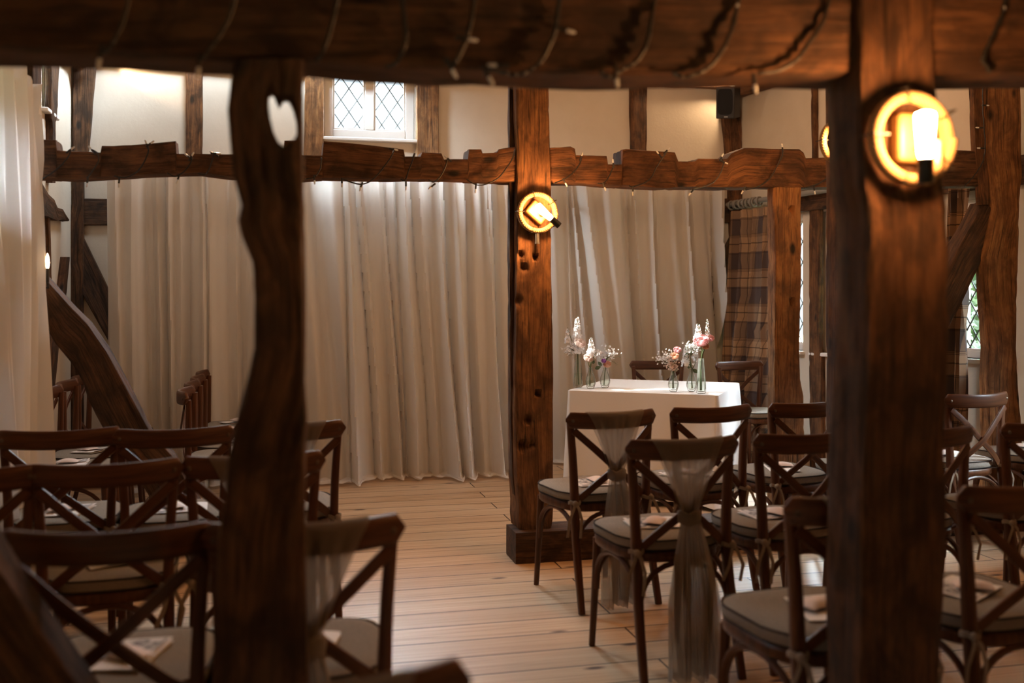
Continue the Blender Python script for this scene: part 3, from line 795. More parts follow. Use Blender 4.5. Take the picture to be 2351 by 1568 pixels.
# plaid curtains and pole
pA, pB = at(1672, 474, off(P_RIGHT, -.12)), at(1925, 436, off(P_RIGHT, -.12))
pole_z = 2.235
pA = Vector((pA.x, pA.y, pole_z)); pB = Vector((pB.x, pB.y, pole_z)) 
root = tag(empty('curtain_pole', pA), 'grey wooden curtain pole with ball end above the plaid curtain', 'curtain pole')
m = MB(); m.tube([pA, pB], .022, 14); m.build('rod', POLE, root, pA)
pd = (pB - pA).normalized()
m = MB(); m.sphere(pA - pd * .03, .042, 16, 10); m.build('finial', POLE, root, pA)
m = MB(); m.sphere(pB + pd * .03, .042, 16, 10); m.build('finial', POLE, root, pA)
for k in range(9):
    m = MB(); c = pA + pd * (.05 + .052 * k + .012 * math.sin(k * 2.3)); tilt = Matrix.Rotation(.25 * math.sin(k * 1.7), 3, 'Z')
    sx = tilt @ Vector((-pd.y, pd.x, 0)); ring = [c + sx * .036 * math.cos(a * math.pi / 10) + Z * (.036 * math.sin(a * math.pi / 10) - .008) for a in range(21)]
    m.tube(ring, .0085, 8, cap=False); m.build('curtain_ring', POLE, root, pA)
fold_curtain('plaid_curtain', Vector((pA.x, pA.y, 0)) + pd * .04 + Vector((pd.y, -pd.x, 0)) * .0, Vector((pA.x, pA.y, 0)) + pd * .64, 2.17, .06, PLAID, 'brown plaid curtain hanging from the ringed pole', 'curtain', 7, .042, 41, 0, -.10, 'brown plaid window curtains', .007)
q0, q1 = at(2178, HY, off(P_RIGHT, -.13)), at(2222, HY, off(P_RIGHT, -.13))
fold_curtain('plaid_curtain', Vector((q0.x, q0.y, 0)), Vector((q1.x, q1.y, 0)), 2.17, .06, PLAID, 'brown plaid curtain beside the trunk post and brace', 'curtain', 3, .03, 44, 0, -.05, 'brown plaid window curtains', .007)

# ------------------------------------------------------------------ chairs
def rail_y(x): return -.272 + .062 * (x / .225) ** 2
def make_chair():
    root = empty('cross_back_chair')
    m = MB(); n = 26; rows, grs = [], []
    for i in range(n + 1):
        x = -.228 + .456 * i / n; e = min(1, (1 - abs(x) / .228) / .10); hh = .037 * math.sqrt(max(.03, 1 - (1 - min(1, e)) ** 2)) ; hh = min(hh, .037 - .0 * abs(x))
        zc = .842 + .006 * (x / .225) ** 2; y = rail_y(x); dy = 2 * .062 * x / .225 ** 2; nn = Vector((-dy, 1, 0)).normalized(); th_ = .0115
        row, gr = [], []
        for k in range(14):
            a = 2 * math.pi * k / 14; c, s_ = math.cos(a), math.sin(a)
            c = math.copysign(abs(c) ** .55, c); s_ = math.copysign(abs(s_) ** .55, s_)
            row.append(Vector((x, y, zc)) + nn * c * th_ + Z * s_ * hh); gr.append((c * th_, s_ * hh, x))
        rows.append(row); grs.append(gr)
    m.grid(rows, True, grs, True); m.build('top_rail', CHAIR, root)
    def bez(P, k=14):
        out = []
        for i in range(len(P) - 1):
            p0, p1, p2, p3 = P[max(i - 1, 0)], P[i], P[i + 1], P[min(i + 2, len(P) - 1)]
            for j in range(k):
                t = j / k
                out.append(Vector([.5 * (2 * p1[c] + (-p0[c] + p2[c]) * t + (2 * p0[c] - 5 * p1[c] + 4 * p2[c] - p3[c]) * t * t + (-p0[c] + 3 * p1[c] - 3 * p2[c] + p3[c]) * t ** 3) for c in range(3)]))
        out.append(Vector(P[-1])); return out
    for sx in (-1, 1):
        pts = bez([(sx * .196, -.305, 0), (sx * .19, -.245, .25), (sx * .184, -.212, .45), (sx * .190, -.205, .65), (sx * .204, -.203, .838)], 7)
        m = MB(); m.tube(pts, [.0135 + .004 * min(1, i / 10) - .003 * max(0, i - 16) / 12 for i in range(len(pts))], 12, (1.0, 1.0)); m.build('leg', CHAIR, root)
        m = MB(); pts = bez([(sx * .178, .165, .44), (sx * .184, .175, .25), (sx * .19, .195, 0)], 7)
        m.tube(pts, [.0175 - .005 * i / len(pts) for i in range(len(pts))], 12); m.build('leg', CHAIR, root)
        m = MB(); pts = bez([(sx * .196, -.226, .80), (sx * .10, -.246, .715), (0, -.252 - .008 * sx, .628), (-sx * .10, -.235, .545), (-sx * .178, -.207, .475)], 7)
        m.tube(pts, 1, 10, (.0165, .0055), up=(0, 1, .0)); m.build('cross_slat', CHAIR, root)
        m = MB(); m.lathe([(.0078, 0), (.0078, .004), (.005, .006)], 10); ob = m.build('bolt', BOLT, root)
        ob.rotation_euler = (R(90), 0, 0); ob.location = (sx * .203, rail_y(.203) - .010, .845)
        # side hoop
        pts = [Vector((sx * .186, -.03 + .195 * math.cos(math.pi * k / 16), .235 + .185 * math.sin(math.pi * k / 16) ** .7)) for k in range(17)]
        m = MB(); m.tube(pts, .0105, 8); m.build('hoop_stretcher', CHAIR, root)
    for yy, zz in ((-.232, .235), (.172, .235)):
        pts = [Vector((.178 * math.cos(math.pi * k / 16), yy + (.028 if yy < 0 else -.012) * math.sin(math.pi * k / 16), zz + .185 * math.sin(math.pi * k / 16) ** .7)) for k in range(17)]
        m = MB(); m.tube(pts, .0105, 8); m.build('hoop_stretcher', CHAIR, root)
    m = MB(); rows = []
    for (o_, z_) in ((.0, .425), (.006, .432), (.006, .456), (0, .463)):
        rows.append([Vector((x, y, z_)) for (x, y) in seat_outline(o_)])
    m.grid(rows, True, None, True); m.build('seat', CHAIR, root)
    return root
def seat_outline(o_, n=40):
    out = []
    for k in range(n):
        a = 2 * math.pi * k / n; c, s_ = math.cos(a), math.sin(a)
        x = math.copysign(abs(c) ** .55, c); y = math.copysign(abs(s_) ** .62, s_)
        hw = lerp(.188, .215, (y + 1) / 2) + o_
        out.append((x * hw, .002 + y * (.208 + o_)))
    return out
def make_cushion(seed):
    root = empty('seat_cushion')
    m = MB(); rows = []
    for (o_, z_) in ((-.03, .0), (.004, .003), (.010, .014), (.012, .026), (.009, .038), (-.004, .046), (-.04, .050), (-.10, .050), (-.16, .047)):
        rows.append([Vector((x, y, z_ + .004 * nz(Vector((x * 9, y * 9, seed))))) for (x, y) in seat_outline(o_)])
    m.grid(rows, True, None, True); m.build('pad', CUSHION, root)
    for (o_, z_) in ((.009, .041), (.006, .006)):
        m = MB(); pts = [Vector((x, y, z_ + .004 * nz(Vector((x * 9, y * 9, seed))))) for (x, y) in seat_outline(o_)]; m.tube(pts + pts[:2], .0034, 6, cap=False); m.build('piping', PIPING, root)
    for sx in (-1, 1):
        m = MB(); c = Vector((sx * .186, -.212, .012))
        m.tube([c + Vector((.026 * math.cos(a * .45), .024 * math.sin(a * .45), .004 * math.sin(a))) for a in range(15)], 1, 6, (.0035, .008), up=(0, 0, 1))
        k = c + Vector((sx * .01, -.028, 0)); m.sphere(k, .014, 8, 6)
        rg = random.Random(seed * 7 + sx)
        for q in (-1, 1):
            m.tube([k, k + Vector((q * .012, -.012, -.02)), k + Vector((q * (.02 + .02 * rg.random()), -.015, -.07)), k + Vector((q * (.02 + .03 * rg.random()), -.012, -.12 - .05 * rg.random()))], 1, 6, (.007, .002), up=(0, 1, 0))
        m.build('tie', TIE, root)
    return root

def make_booklet():
    root = empty('order_of_service')
    m = MB()
    m.box((0, 0, .0012), .148, .212, .0012)
    pts = [[Vector((-.074 + .148 * i / 8, -.106 + .212 * j / 8, .003 + .007 * max(0, (i / 8 - .2)) * (1 + .5 * math.sin(j)))) for i in range(9)] for j in range(9)]
    m.grid(pts); m.build('cover', PAPER, root)
    m = MB(); pts = [[Vector((-.066 + .132 * i / 8, -.01 + .104 * j / 5, .0045 + .007 * max(0, ((-.066 + .132 * i / 8 + .074) / .148 - .2)) * 1.5)) for i in range(9)] for j in range(6)]
    m.grid(pts); m.build('printed_picture', PRINT, root)
    return root
def make_packet():
    m = MB(); rows = []
    for j in range(9):
        rows.append([Vector(((i / 8 - .5) * .11, (j / 8 - .5) * .075, .004 + .016 * math.sin(math.pi * i / 8) ** .7 * math.sin(math.pi * j / 8) ** .6 + .003 * nz(Vector((i, j, 2))))) for i in range(9)])
    m.grid(rows)
    rows2 = [[Vector((p.x, p.y, .002)) for p in r_] for r_ in rows]; m.grid(rows2)
    return m.build('confetti_packet', PACKET, None)

def make_sash(seed, flare=.20, zend=.02):
    """sheer sash over the top rail, gathered at the crossing of the back and falling to the floor"""
    root = empty('chair_sash')
    rg = random.Random(seed)
    ph = [rg.uniform(0, 6.28) for _ in range(4)]
    nu_ = 44
    def sheet(side, m, knot):
        rows, grs = [], []
        steps = 26
        for j in range(steps + 1):
            t = j / steps
            row, gr = [], []
            for i in range(nu_ + 1):
                u = i / nu_ * 2 - 1
                if t < .06:
                    k = t / .06; x = u * .145; y0 = rail_y(x); ang = math.pi / 2 * (1 - k)
                    y = y0 + side * (.0145 * math.cos(ang)); z_ = .879 + .006 * (x / .225) ** 2 + .0045 * math.sin(ang) - .004 * k
                else:
                    k = (t - .06) / .94
                    hw = lerp(.145, .026, k ** .85)
                    x = u * hw; z_ = lerp(.877, .60, k)
                    yr = rail_y(x) + side * .0165
                    kn = Vector((0, -.262 + (.006 if side > 0 else -.012), 0))
                    b_ = min(1, max(0, (k - .18) / .5)); b_ = b_ * b_ * (3 - 2 * b_)
                    y = lerp(yr, kn.y, b_) - (.004 * side) * 0
                    fo = math.sin(u * 9 + ph[0] + .8 * math.sin(u * 4 + ph[1])) + .6 * math.sin(u * 21 + ph[2])
                    y += side * .004 * fo * min(1, k * 4) + side * .002
                row.append(Vector((x, y, z_))); gr.append((u * .15, 0, t))
            rows.append(row); grs.append(gr)
        m.grid(rows, False, grs)
    m = MB(); sheet(-1, m, 0); m.build('back_swag', SASH, root, fix=False)
    m = MB(); sheet(1, m, 0); m.build('front_swag', SASH, root, fix=False)
    m = MB(); pts = [Vector((.034 * math.cos(a * math.pi / 8), -.266 + .022 * math.sin(a * math.pi / 8), .598 + .006 * math.sin(a))) for a in range(17)]
    m.tube(pts, 1, 10, (.012, .022), up=(0, 0, 1), cap=False); m.build('knot', SASH, root)
    for s_, fl_ in ((-1, flare), (1, flare * .8)):
        m = MB(); rows = []
        for j in range(31):
            t = j / 30; hw = .03 + (fl_ / 2 - .03) * min(1, t * 1.9) ** .75; row = []
            for i in range(nu_ + 1):
                u = i / nu_ * 2 - 1
                fo = math.sin(u * 8 + ph[1] + s_ + t * .8) + .5 * math.sin(u * 17 + ph[2] + t) + .35 * math.sin(u * 29 + ph[3])
                y = -.275 + s_ * -.006 - .012 * math.sin(t * 3) + (.006 + .014 * min(1, t * 2)) * fo - .045 * t
                z_ = lerp(.60, zend + .012 * (1 + s_), t) + (.012 * fo if t > .9 else 0) * (t - .9) * 10 * .5
                row.append(Vector((u * hw + .01 * s_ * t, y, max(.008, z_))))
            rows.append(row)
        m.grid(rows); m.build('tail', SASH, root, fix=False)
    return root

chair0 = make_chair(); cush0 = make_cushion(1); book0 = make_booklet(); pack0 = make_packet()
protos = {'c': [chair0, False], 'k': [cush0, False], 'b': [book0, False], 'p': [pack0, False]}
def inst(k):
    e = protos[k]
    if not e[1]: e[1] = True; return e[0]
    return copy_tree(e[0])
CH_G, CU_G, BO_G, PA_G, SA_G = 'cross-back ceremony chairs', 'grey linen seat cushions', 'printed booklets on the seats', 'confetti packets on the booklets', 'sheer sage chair sashes'
def chair_at(c, yaw, where, sash=None, book=True, pack=True, seed=0, cushion=True):
    rg = random.Random(seed)
    fwd = Vector((-math.sin(yaw), math.cos(yaw), 0)); o = Vector((c.x, c.y, 0)) - fwd * -.215
    ch = inst('c'); ch.location, ch.rotation_euler = o, (0, 0, yaw)
    tag(ch, ('brown cross-back chair, ' if sash is None else 'cross-back chair with sash, ') + where, 'chair', CH_G)
    if cushion:
        k = inst('k'); k.location, k.rotation_euler = o + Vector((0, 0, .4635)), (0, 0, yaw); tag(k, 'grey linen cushion on the chair ' + where, 'cushion', CU_G)
    if book:
        b_ = inst('b'); a = yaw + rg.uniform(-.5, .5) + (1.57 if rg.random() < .5 else 0)
        bo_ = o + fwd * rg.uniform(-.03, .03) + Vector((rg.uniform(-.03, .03), 0, .517)); b_.location, b_.rotation_euler = bo_, (0, 0, a)
        tag(b_, 'white printed booklet on the chair ' + where, 'booklet', BO_G)
        if pack:
            p = inst('p'); p.location, p.rotation_euler = bo_ + Vector((rg.uniform(-.03, .03), rg.uniform(-.03, .03), .012)), (0, 0, a + rg.uniform(-.6, .6))
            tag(p, 'pale paper packet on the chair ' + where, 'packet', PA_G)
    if sash is not None:
        s_ = make_sash(sash[0], sash[1]); s_.location, s_.rotation_euler = o, (0, 0, yaw)
        tag(s_, 'sheer sage sash on the chair ' + where, 'sash', SA_G)
def chair_px(l, r_, yaw_deg, where, sash=None, **kw):
    a, b_ = atz(l[0], l[1], .88), atz(r_[0], r_[1], .88); c = (a + b_) / 2
    yaw = R(yaw_deg); fwd = Vector((-math.sin(yaw), math.cos(yaw), 0))
    chair_at(c + fwd * .0, yaw, where, sash, **kw)

# block on the drape side of the aisle
chair_px((330, 1572), (1045, 1520), 15, 'with only its rail corner showing at the bottom', (51, .2), seed=1)
chair_px((-440, 1236), (15, 1221), 14, 'against the near diagonal brace, mostly out of view', None, seed=2)
chair_px((22, 1214), (482, 1202), 13, 'directly behind the near diagonal brace', None, seed=3)
chair_px((480, 1202), (912, 1180), 14, 'cut in half by the waisted post, nearest sash', (53, .2), seed=4)
chair_px((-275, 1084), (68, 1066), 18, 'middle row, touching the white drape', None, seed=5)
chair_px((72, 1066), (410, 1052), 18, 'middle row, second from the drape', None, seed=6)
chair_px((414, 1050), (746, 1034), 18, 'middle row, at the aisle behind the waisted post', (55, .2), seed=7)
chair_px((6, 990), (266, 979), 18, 'front row, next to the white drape', None, seed=8)
chair_px((268, 988), (529, 975), 18, 'front row, before the curved brace', None, seed=9)
chair_px((532, 976), (791, 962), 18, 'front row, sash showing past the waisted post', (57, .2), seed=10)
# sideways chairs beyond the frame
for k, wh in enumerate(('side column by the backdrop, first', 'side column by the backdrop, second', 'side column by the backdrop, third', 'side column by the backdrop, last')):
    p = Vector((-1.775, 5.42, 0)) + V * (.47 * k + .225); chair_at(p, -R(90 - 13.5) , 'sideways, ' + wh, None, seed=20 + k)
for k, wh in enumerate(('along the side wall, first past the drape', 'along the side wall, second past the drape', 'along the side wall, third past the drape', 'along the side wall, farthest from the drape')):
    p = Vector((-2.47, 5.02, 0)) + V * (.47 * k + .225); chair_at(p, -R(90 - 13.5), 'sideways, ' + wh, None, seed=30 + k)
# block before the table
chair_px((1285, 950), (1516, 937), 23, 'at the aisle end of the row before the table', (61, .17), seed=41)
chair_px((1519, 937), (1742, 927), 23, 'second from aisle in the row before the table', None, seed=42)
chair_px((1744, 926), (1955, 918), 23, 'third from aisle in the row before the table', None, seed=43)
chair_px((1956, 917), (2148, 908), 23, 'fourth from aisle, hidden by the broad lamp post', None, seed=44)
chair_px((2150, 907), (2331, 898), 23, 'below the trunk post, past the broad lamp post', None, seed=45)
chair_px((2334, 899), (2510, 890), 23, 'half out of view by the trunk post', None, seed=46)
chair_px((1422, 1013), (1705, 997), 18, 'second row, nearest the aisle with long tails', (63, .2), seed=47)
chair_px((1712, 998), (1982, 986), 18, 'second row, beside the broad lamp post', None, seed=48)
chair_px((1988, 986), (2261, 976), 18, 'second row, emerging behind the broad lamp post', None, seed=49)
chair_px((2264, 974), (2530, 962), 18, 'second row, cut off by the photo edge', None, seed=50)
chair_px((1779, 1144), (2158, 1120), 18, 'third row, blocked by the broad lamp post', (65, .2), seed=51)
chair_px((2166, 1118), (2530, 1096), 18, 'third row, dark rail past the broad lamp post', None, seed=52)
# two chairs behind the table, facing the room
chair_at(Vector((1.20, 8.22, 0)), R(180 + 4), 'behind the table, nearer the lamp post', None, book=False, seed=60)
chair_at(Vector((1.86, 8.14, 0)), R(180 + 22), 'behind the table, nearer the plaid curtain', None, book=False, seed=61)

# ------------------------------------------------------------------ table
TZ = .762
tc_ = [atz(1286, 893, TZ), atz(1636, 906, TZ), atz(1716, 879, TZ), atz(1402, 871, TZ)]
TCN = sum(tc_, Vector()) / 4
tx = ((tc_[1] - tc_[0]) + (tc_[2] - tc_[3])).normalized(); tyaw = math.atan2(tx.y, tx.x)
root = tag(empty('signing_table', (TCN.x, TCN.y, 0), tyaw), 'square table standing under the white cloth before the backdrop', 'table')
m = MB(); m.box((0, 0, TZ - .022), .98, .98, .03); m.build('tabletop', CHAIR, root)
for sx in (-1, 1):
    for sy in (-1, 1):
        m = MB(); m.tube([(sx * .42, sy * .42, 0), (sx * .42, sy * .42, TZ - .037)], .025, 10); m.build('leg', CHAIR, root)
m = MB(); HW, rc = .515, .02
def outline(hw, r_, n=36):
    out = []
    for sgx, sgy, a0 in ((1, -1, -90), (1, 1, 0), (-1, 1, 90), (-1, -1, 180)):
        cx_, cy_ = sgx * (hw - r_), sgy * (hw - r_)
        for k in range(9):
            a = R(a0 + 90 * k / 8); out.append((cx_ + r_ * math.cos(a), cy_ + r_ * math.sin(a), sgx * sgy))
    # straight runs
    res = []
    for i, p in enumerate(out):
        res.append(p)
        if i % 9 == 8:
            q = out[(i + 1) % len(out)]
            for k in range(1, n): res.append((lerp(p[0], q[0], k / n), lerp(p[1], q[1], k / n), 0))
    return res
rows = []
base = outline(HW, rc); nb_ = len(base)
for (sc_, z_) in ((.0, TZ + .001), (.5, TZ + .0005), (.9, TZ), (.985, TZ)):
    rows.append([Vector((x * sc_, y * sc_, z_ + .0015 * nz(Vector((x * sc_ * 7, y * sc_ * 7, 1))))) for (x, y, c) in base])
for j in range(25):
    t = j / 24; z_ = TZ - .004 - t * (TZ - .045); row = []
    for i, (x, y, c) in enumerate(base):
        r_ = Vector((x, y, 0)); cornerness = min(1, max(0, (abs(x) * abs(y)) / (HW * HW) - .72) / .25)
        nrm = Vector((x if abs(x) >= abs(y) - 1e-6 else 0, y if abs(y) >= abs(x) - 1e-6 else 0, 0)).normalized()
        tang = x * (1 if abs(y) > abs(x) else 0) + y * (1 if abs(x) >= abs(y) else 0)
        wave = (.012 * math.sin(tang * 13 + x * 3) + .010 * nz(Vector((x * 5, y * 5, t * 1.2))) ) * t
        outw = nrm * (.003 + .012 * t + wave + .045 * cornerness * t)
        row.append(Vector((x, y, 0)) + outw + Vector((0, 0, z_ + .02 * cornerness * -t)))
    rows.append(row)
m.grid(rows, True)
cl = m.build('tablecloth', CLOTH, None); cl.location = (TCN.x, TCN.y, 0); cl.rotation_euler = (0, 0, tyaw)
tag(cl, 'white cloth draped to the floor over the square table', 'tablecloth')

# ------------------------------------------------------------------ vases and flowers
def stem_path(a, b_, k=8, bow=.01):
    a, b_ = Vector(a), Vector(b_); s_ = (b_ - a); sd_ = Vector((-s_.z, 0, s_.x)).normalized() * bow if s_.length else Vector()
    return [a + s_ * (i / k) + sd_ * math.sin(math.pi * i / k) for i in range(k + 1)]
def floret(m, c, r_, nrm, np_=5, cup=.35):
    nrm = nrm.normalized(); a = nrm.orthogonal().normalized(); b_ = nrm.cross(a)
    for k in range(np_):
        an = 6.283 * k / np_; d_ = a * math.cos(an) + b_ * math.sin(an); e = nrm.cross(d_)
        p = [c, c + d_ * r_ * .55 + e * r_ * .42 + nrm * r_ * cup * .4, c + d_ * r_ + e * r_ * .2 + nrm * r_ * cup, c + d_ * r_ - e * r_ * .2 + nrm * r_ * cup, c + d_ * r_ * .55 - e * r_ * .42 + nrm * r_ * cup * .4]
        m.face(*[m.add(q) for q in p])
def rosette(m, c, r_, nrm, layers=5, flat=.75):
    nrm = nrm.normalized(); a = nrm.orthogonal().normalized(); b_ = nrm.cross(a)
    for L_ in range(layers):
        q = 1 - L_ / layers; np_ = 6 + int(4 * q)
        for k in range(np_):
            an = 6.283 * (k + .5 * (L_ % 2)) / np_ + L_ * .7
            d_ = a * math.cos(an) + b_ * math.sin(an); e = nrm.cross(d_); rr = r_ * (.25 + .75 * q); h = r_ * flat
            base_ = c - nrm * h * .35
            rows = []
            for (f, lift, wd) in ((.15, -.1, .25), (.6, .0, .55), (.9, .35 + .5 * (1 - q), .6), (.98, .75 + .35 * (1 - q), .38)):
                rows.append([base_ + d_ * rr * f + nrm * h * lift + e * rr * wd * s_ + d_ * rr * -.12 * abs(s_) for s_ in (-1, -.4, .4, 1)])
            m.grid(rows)
def vase(px, py, hgt, tall, lab):
    o = atz(px, py, TZ + .003); root = tag(empty('bud_vase', o), lab, 'vase', 'glass bud vases on the white table')
    if tall: prof = [(.026, 0), (.031, .006), (.032, .03), (.030, .06), (.024, hgt * .62), (.018, hgt * .9), (.0175, hgt), (.0155, hgt), (.016, hgt * .9), (.022, hgt * .62), (.028, .06), (.029, .03), (.024, .012)]
    else: prof = [(.020, 0), (.024, .004), (.034, .035), (.0355, .05), (.031, .075), (.019, .11), (.0135, hgt - .012), (.0150, hgt), (.0125, hgt), (.0115, hgt - .012), (.017, .11), (.029, .075), (.033, .05), (.031, .035), (.019, .012)]
    m = MB(); m.lathe(prof, 48, o, .03 if not tall else .05, 12); m.build('glass', VASEGLASS, root, o)
    m = MB(); wz = .055 if not tall else .10
    m.lathe([(.018, .013), (.030, .035), (.032 if not tall else .026, wz), (.0, wz)] if not tall else [(.023, .013), (.027, .03), (.026, wz), (.0, wz)], 24, o); m.build('water', WATER, root, o)
    return o
FG = 'cut flowers in the bud vases'
def pt(px, py, y): return Vector(((px - CX) / F * y, y, EYE + (HY - py) / F * y))
def flower(name, o, px, py, kind, r_, mtl, lab, dy=0.0, base=None, leaf=None, span=None, leafm=None):
    """stem from inside the vase at o to the pixel px,py (at the vase's distance + dy)"""
    top = pt(px, py, o.y + dy); rg = random.Random(px * 31 + py)
    root = tag(empty(name, o + Vector((0, 0, .02))), lab, 'flower', FG); ro = Vector(root.location)
    hz = base or .14
    foot = o + Vector((rg.uniform(-.010, .010), rg.uniform(-.010, .010), .02)); neck = o + Vector((rg.uniform(-.006, .006), rg.uniform(-.006, .006), hz))
    stem = stem_path(foot, neck, 4, .002)[:-1] + stem_path(neck, top, 8, .008 * rg.choice((-1, 1)))
    m = MB(); m.tube(stem, .0021, 6)
    if kind == 'cloud':
        for q in range(16):
            e = top + Vector((rg.gauss(0, r_), rg.gauss(0, r_ * .6), rg.gauss(0, r_ * .75)))
            m.tube(stem_path(stem[-4], e, 5, .006), .0007, 4)
            for w_ in range(3):
                f = e + Vector((rg.gauss(0, .010), rg.gauss(0, .008), rg.gauss(0, .010)))
                m.tube([e - Vector((0, 0, .006)), f], .0005, 3)
    m.build('stem', STEM, root, ro)
    m = MB()
    if kind == 'spike':
        L_ = span
        for q in range(int(L_ / .0065)):
            t = q * .0065 / L_; c = top - Z * (L_ * (1 - t)) ; an = q * 2.4; rr = r_ * (1 - .72 * t)
            d_ = Vector((math.cos(an), math.sin(an), .15)); floret(m, c + d_ * rr * .75, rr * .8, d_ + Vector((0, -.25, 0)), 5, .3); floret(m, c + d_ * rr * .78, rr * .45, d_, 4, .6)
    elif kind == 'rose':
        rosette(m, top, r_, Vector((rg.uniform(-.4, .4), -.75, .8)), 5)
    elif kind == 'cloud':
        rg2 = random.Random(px * 31 + py); rg2.uniform(0, 1)
        for q in range(105):
            f = top + Vector((rg.gauss(0, r_), rg.gauss(0, r_ * .6), rg.gauss(0, r_ * .75))); floret(m, f, rg.uniform(.005, .0085), Vector((rg.gauss(-.5, .6), -.7, rg.gauss(.6, .6))), 5, .7); floret(m, f, .004, Vector((rg.gauss(0, 1), 1, .4)), 4, .6)
    elif kind == 'bunch':
        for q in range(9):
            f = top + Vector((rg.gauss(0, r_ * .8), rg.gauss(0, r_ * .6), rg.gauss(0, r_))); floret(m, f, .012, Vector((rg.gauss(0, .7), -1, rg.gauss(.3, .6))), 5, .35); floret(m, f, .007, Vector((rg.gauss(0, .7), -1, .5)), 4, .6)
            if q < 8: m.build('bloom', mtl, root, ro, smooth=False, fix=False); m = MB()
    m.build('bloom', mtl, root, ro, smooth=False, fix=False)
    for (lx, ly, ln, ang) in leaf or ():
        c = pt(lx, ly, o.y + dy - .006); m = MB(); d_ = Vector((math.cos(R(ang)), -.15, math.sin(R(ang)))); e = Vector((-math.sin(R(ang)), .2, math.cos(R(ang)))); rows = []
        for q in range(9):
            t = q / 8; wd = ln * .30 * math.sin(math.pi * min(.985, max(.03, t)) ** .8); rows.append([c + d_ * ln * (t - .5) + e * wd * s_ + Vector((0, -.004 * (1 - s_ * s_), 0)) for s_ in (-1, 0, 1)])
        m.grid(rows); m.tube([c - d_ * ln * .5, stem[-3]], .0009, 4); m.build('leaf', LEAF, root, ro)

v1 = vase(1327, 889, .242, True, 'tall dimpled glass bottle vase nearest the knotty lamp post')
v2 = vase(1356, 892, .146, False, 'small pear-shaped vase in the middle of the three by the lamp post')
v3 = vase(1389, 890, .142, False, 'small ribbed vase with peach rose and mauve bloom')
v4 = vase(1546, 899, .152, False, 'small ribbed vase with pink bud and white sprays')
v5 = vase(1588, 898, .152, False, 'small plain pear-shaped vase with dark green leaves')
v6 = vase(1610, 903, .232, True, 'tall dimpled glass bottle vase at the table corner')
flower('delphinium', v1, 1325, 728, 'spike', .042, PETAL_W, 'tall white flower spike in the tall vase by the lamp post', 0, .235, None, .25)
flower('delphinium', v1, 1303, 752, 'spike', .022, PETAL_W, 'short drooping white side spike in the tall vase by the lamp post', .0, .235, None, .11)
flower('ranunculus', v1, 1331, 788, 'rose', .046, PETAL_B, 'large blush bloom in the tall vase by the lamp post', -.03, .235)
flower('gypsophila', v1, 1312, 802, 'cloud', .026, PETAL_W, 'white spray hanging low in the tall vase by the lamp post', -.02, .235)
flower('stock_flower', v2, 1357, 775, 'spike', .03, PETAL_W, 'white spike in the middle small vase by the lamp post', 0, .14, None, .13)
flower('ranunculus', v2, 1350, 823, 'rose', .036, PETAL_B, 'pale ruffled bloom in the middle small vase', -.02, .14)
flower('daisy', v2, 1369, 809, 'bunch', .018, PETAL_W, 'small white daisies leaning between the two small vases', -.01, .14, [(1363, 831, .03, 70)])
flower('rose', v3, 1387, 813, 'rose', .026, PETAL_W, 'creamy white rose above the mauve bloom', 0, .135)
flower('rose', v3, 1394, 837, 'rose', .030, PETAL_O, 'open peach rose low on the small ribbed vase', -.025, .135)
flower('ranunculus', v3, 1386, 829, 'rose', .019, PETAL_V, 'tiny mauve bloom beside the open peach rose', -.03, .135, [(1373, 844, .045, 20), (1377, 835, .04, 130)])
flower('gypsophila', v3, 1398, 815, 'cloud', .033, PETAL_W, 'airy white spray arching over the open peach rose', .01, .135)
flower('rose', v4, 1555, 804, 'rose', .029, PETAL_P, 'round pink bud high in the ribbed vase', 0, .145)
flower('ranunculus', v4, 1549, 818, 'rose', .032, PETAL_O, 'ruffled peach bloom under the round pink bud', -.02, .145)
flower('gypsophila', v4, 1530, 822, 'cloud', .034, PETAL_W, 'white spray spreading towards the table middle', 0, .145)
flower('gypsophila', v4, 1544, 839, 'cloud', .022, PETAL_B, 'low blush spray at the neck of the ribbed vase', -.02, .145)
flower('stock_flower', v5, 1574, 796, 'spike', .028, PETAL_W, 'chunky white spike in the vase with dark leaves', 0, .145, [(1577, 817, .055, 85), (1583, 838, .05, 75), (1597, 852, .045, -35)], .13)
flower('gypsophila', v5, 1590, 797, 'cloud', .026, PETAL_W, 'dense white spray between the two vases at the table corner', -.01, .145)
flower('sweet_pea', v5, 1598, 820, 'bunch', .018, PETAL_W, 'white papery blossoms against the tall corner vase', .01, .145)
flower('delphinium', v6, 1603, 743, 'spike', .030, PETAL_W, 'bluish white spike above the big pink bloom', 0, .225, None, .12)
flower('delphinium', v6, 1624, 731, 'spike', .017, PETAL_W, 'thin budding white spike rising highest in the corner vase', 0, .225, None, .14)
flower('ranunculus', v6, 1609, 783, 'rose', .055, PETAL_P, 'big flat pink bloom in the tall corner vase', -.03, .225)
flower('ranunculus', v6, 1630, 777, 'rose', .030, PETAL_P, 'smaller pink bloom on the outer side of the corner vase', -.01, .225)
flower('rose', v6, 1620, 796, 'rose', .026, PETAL_O, 'peach bloom hanging under the big pink bloom', -.03, .225)

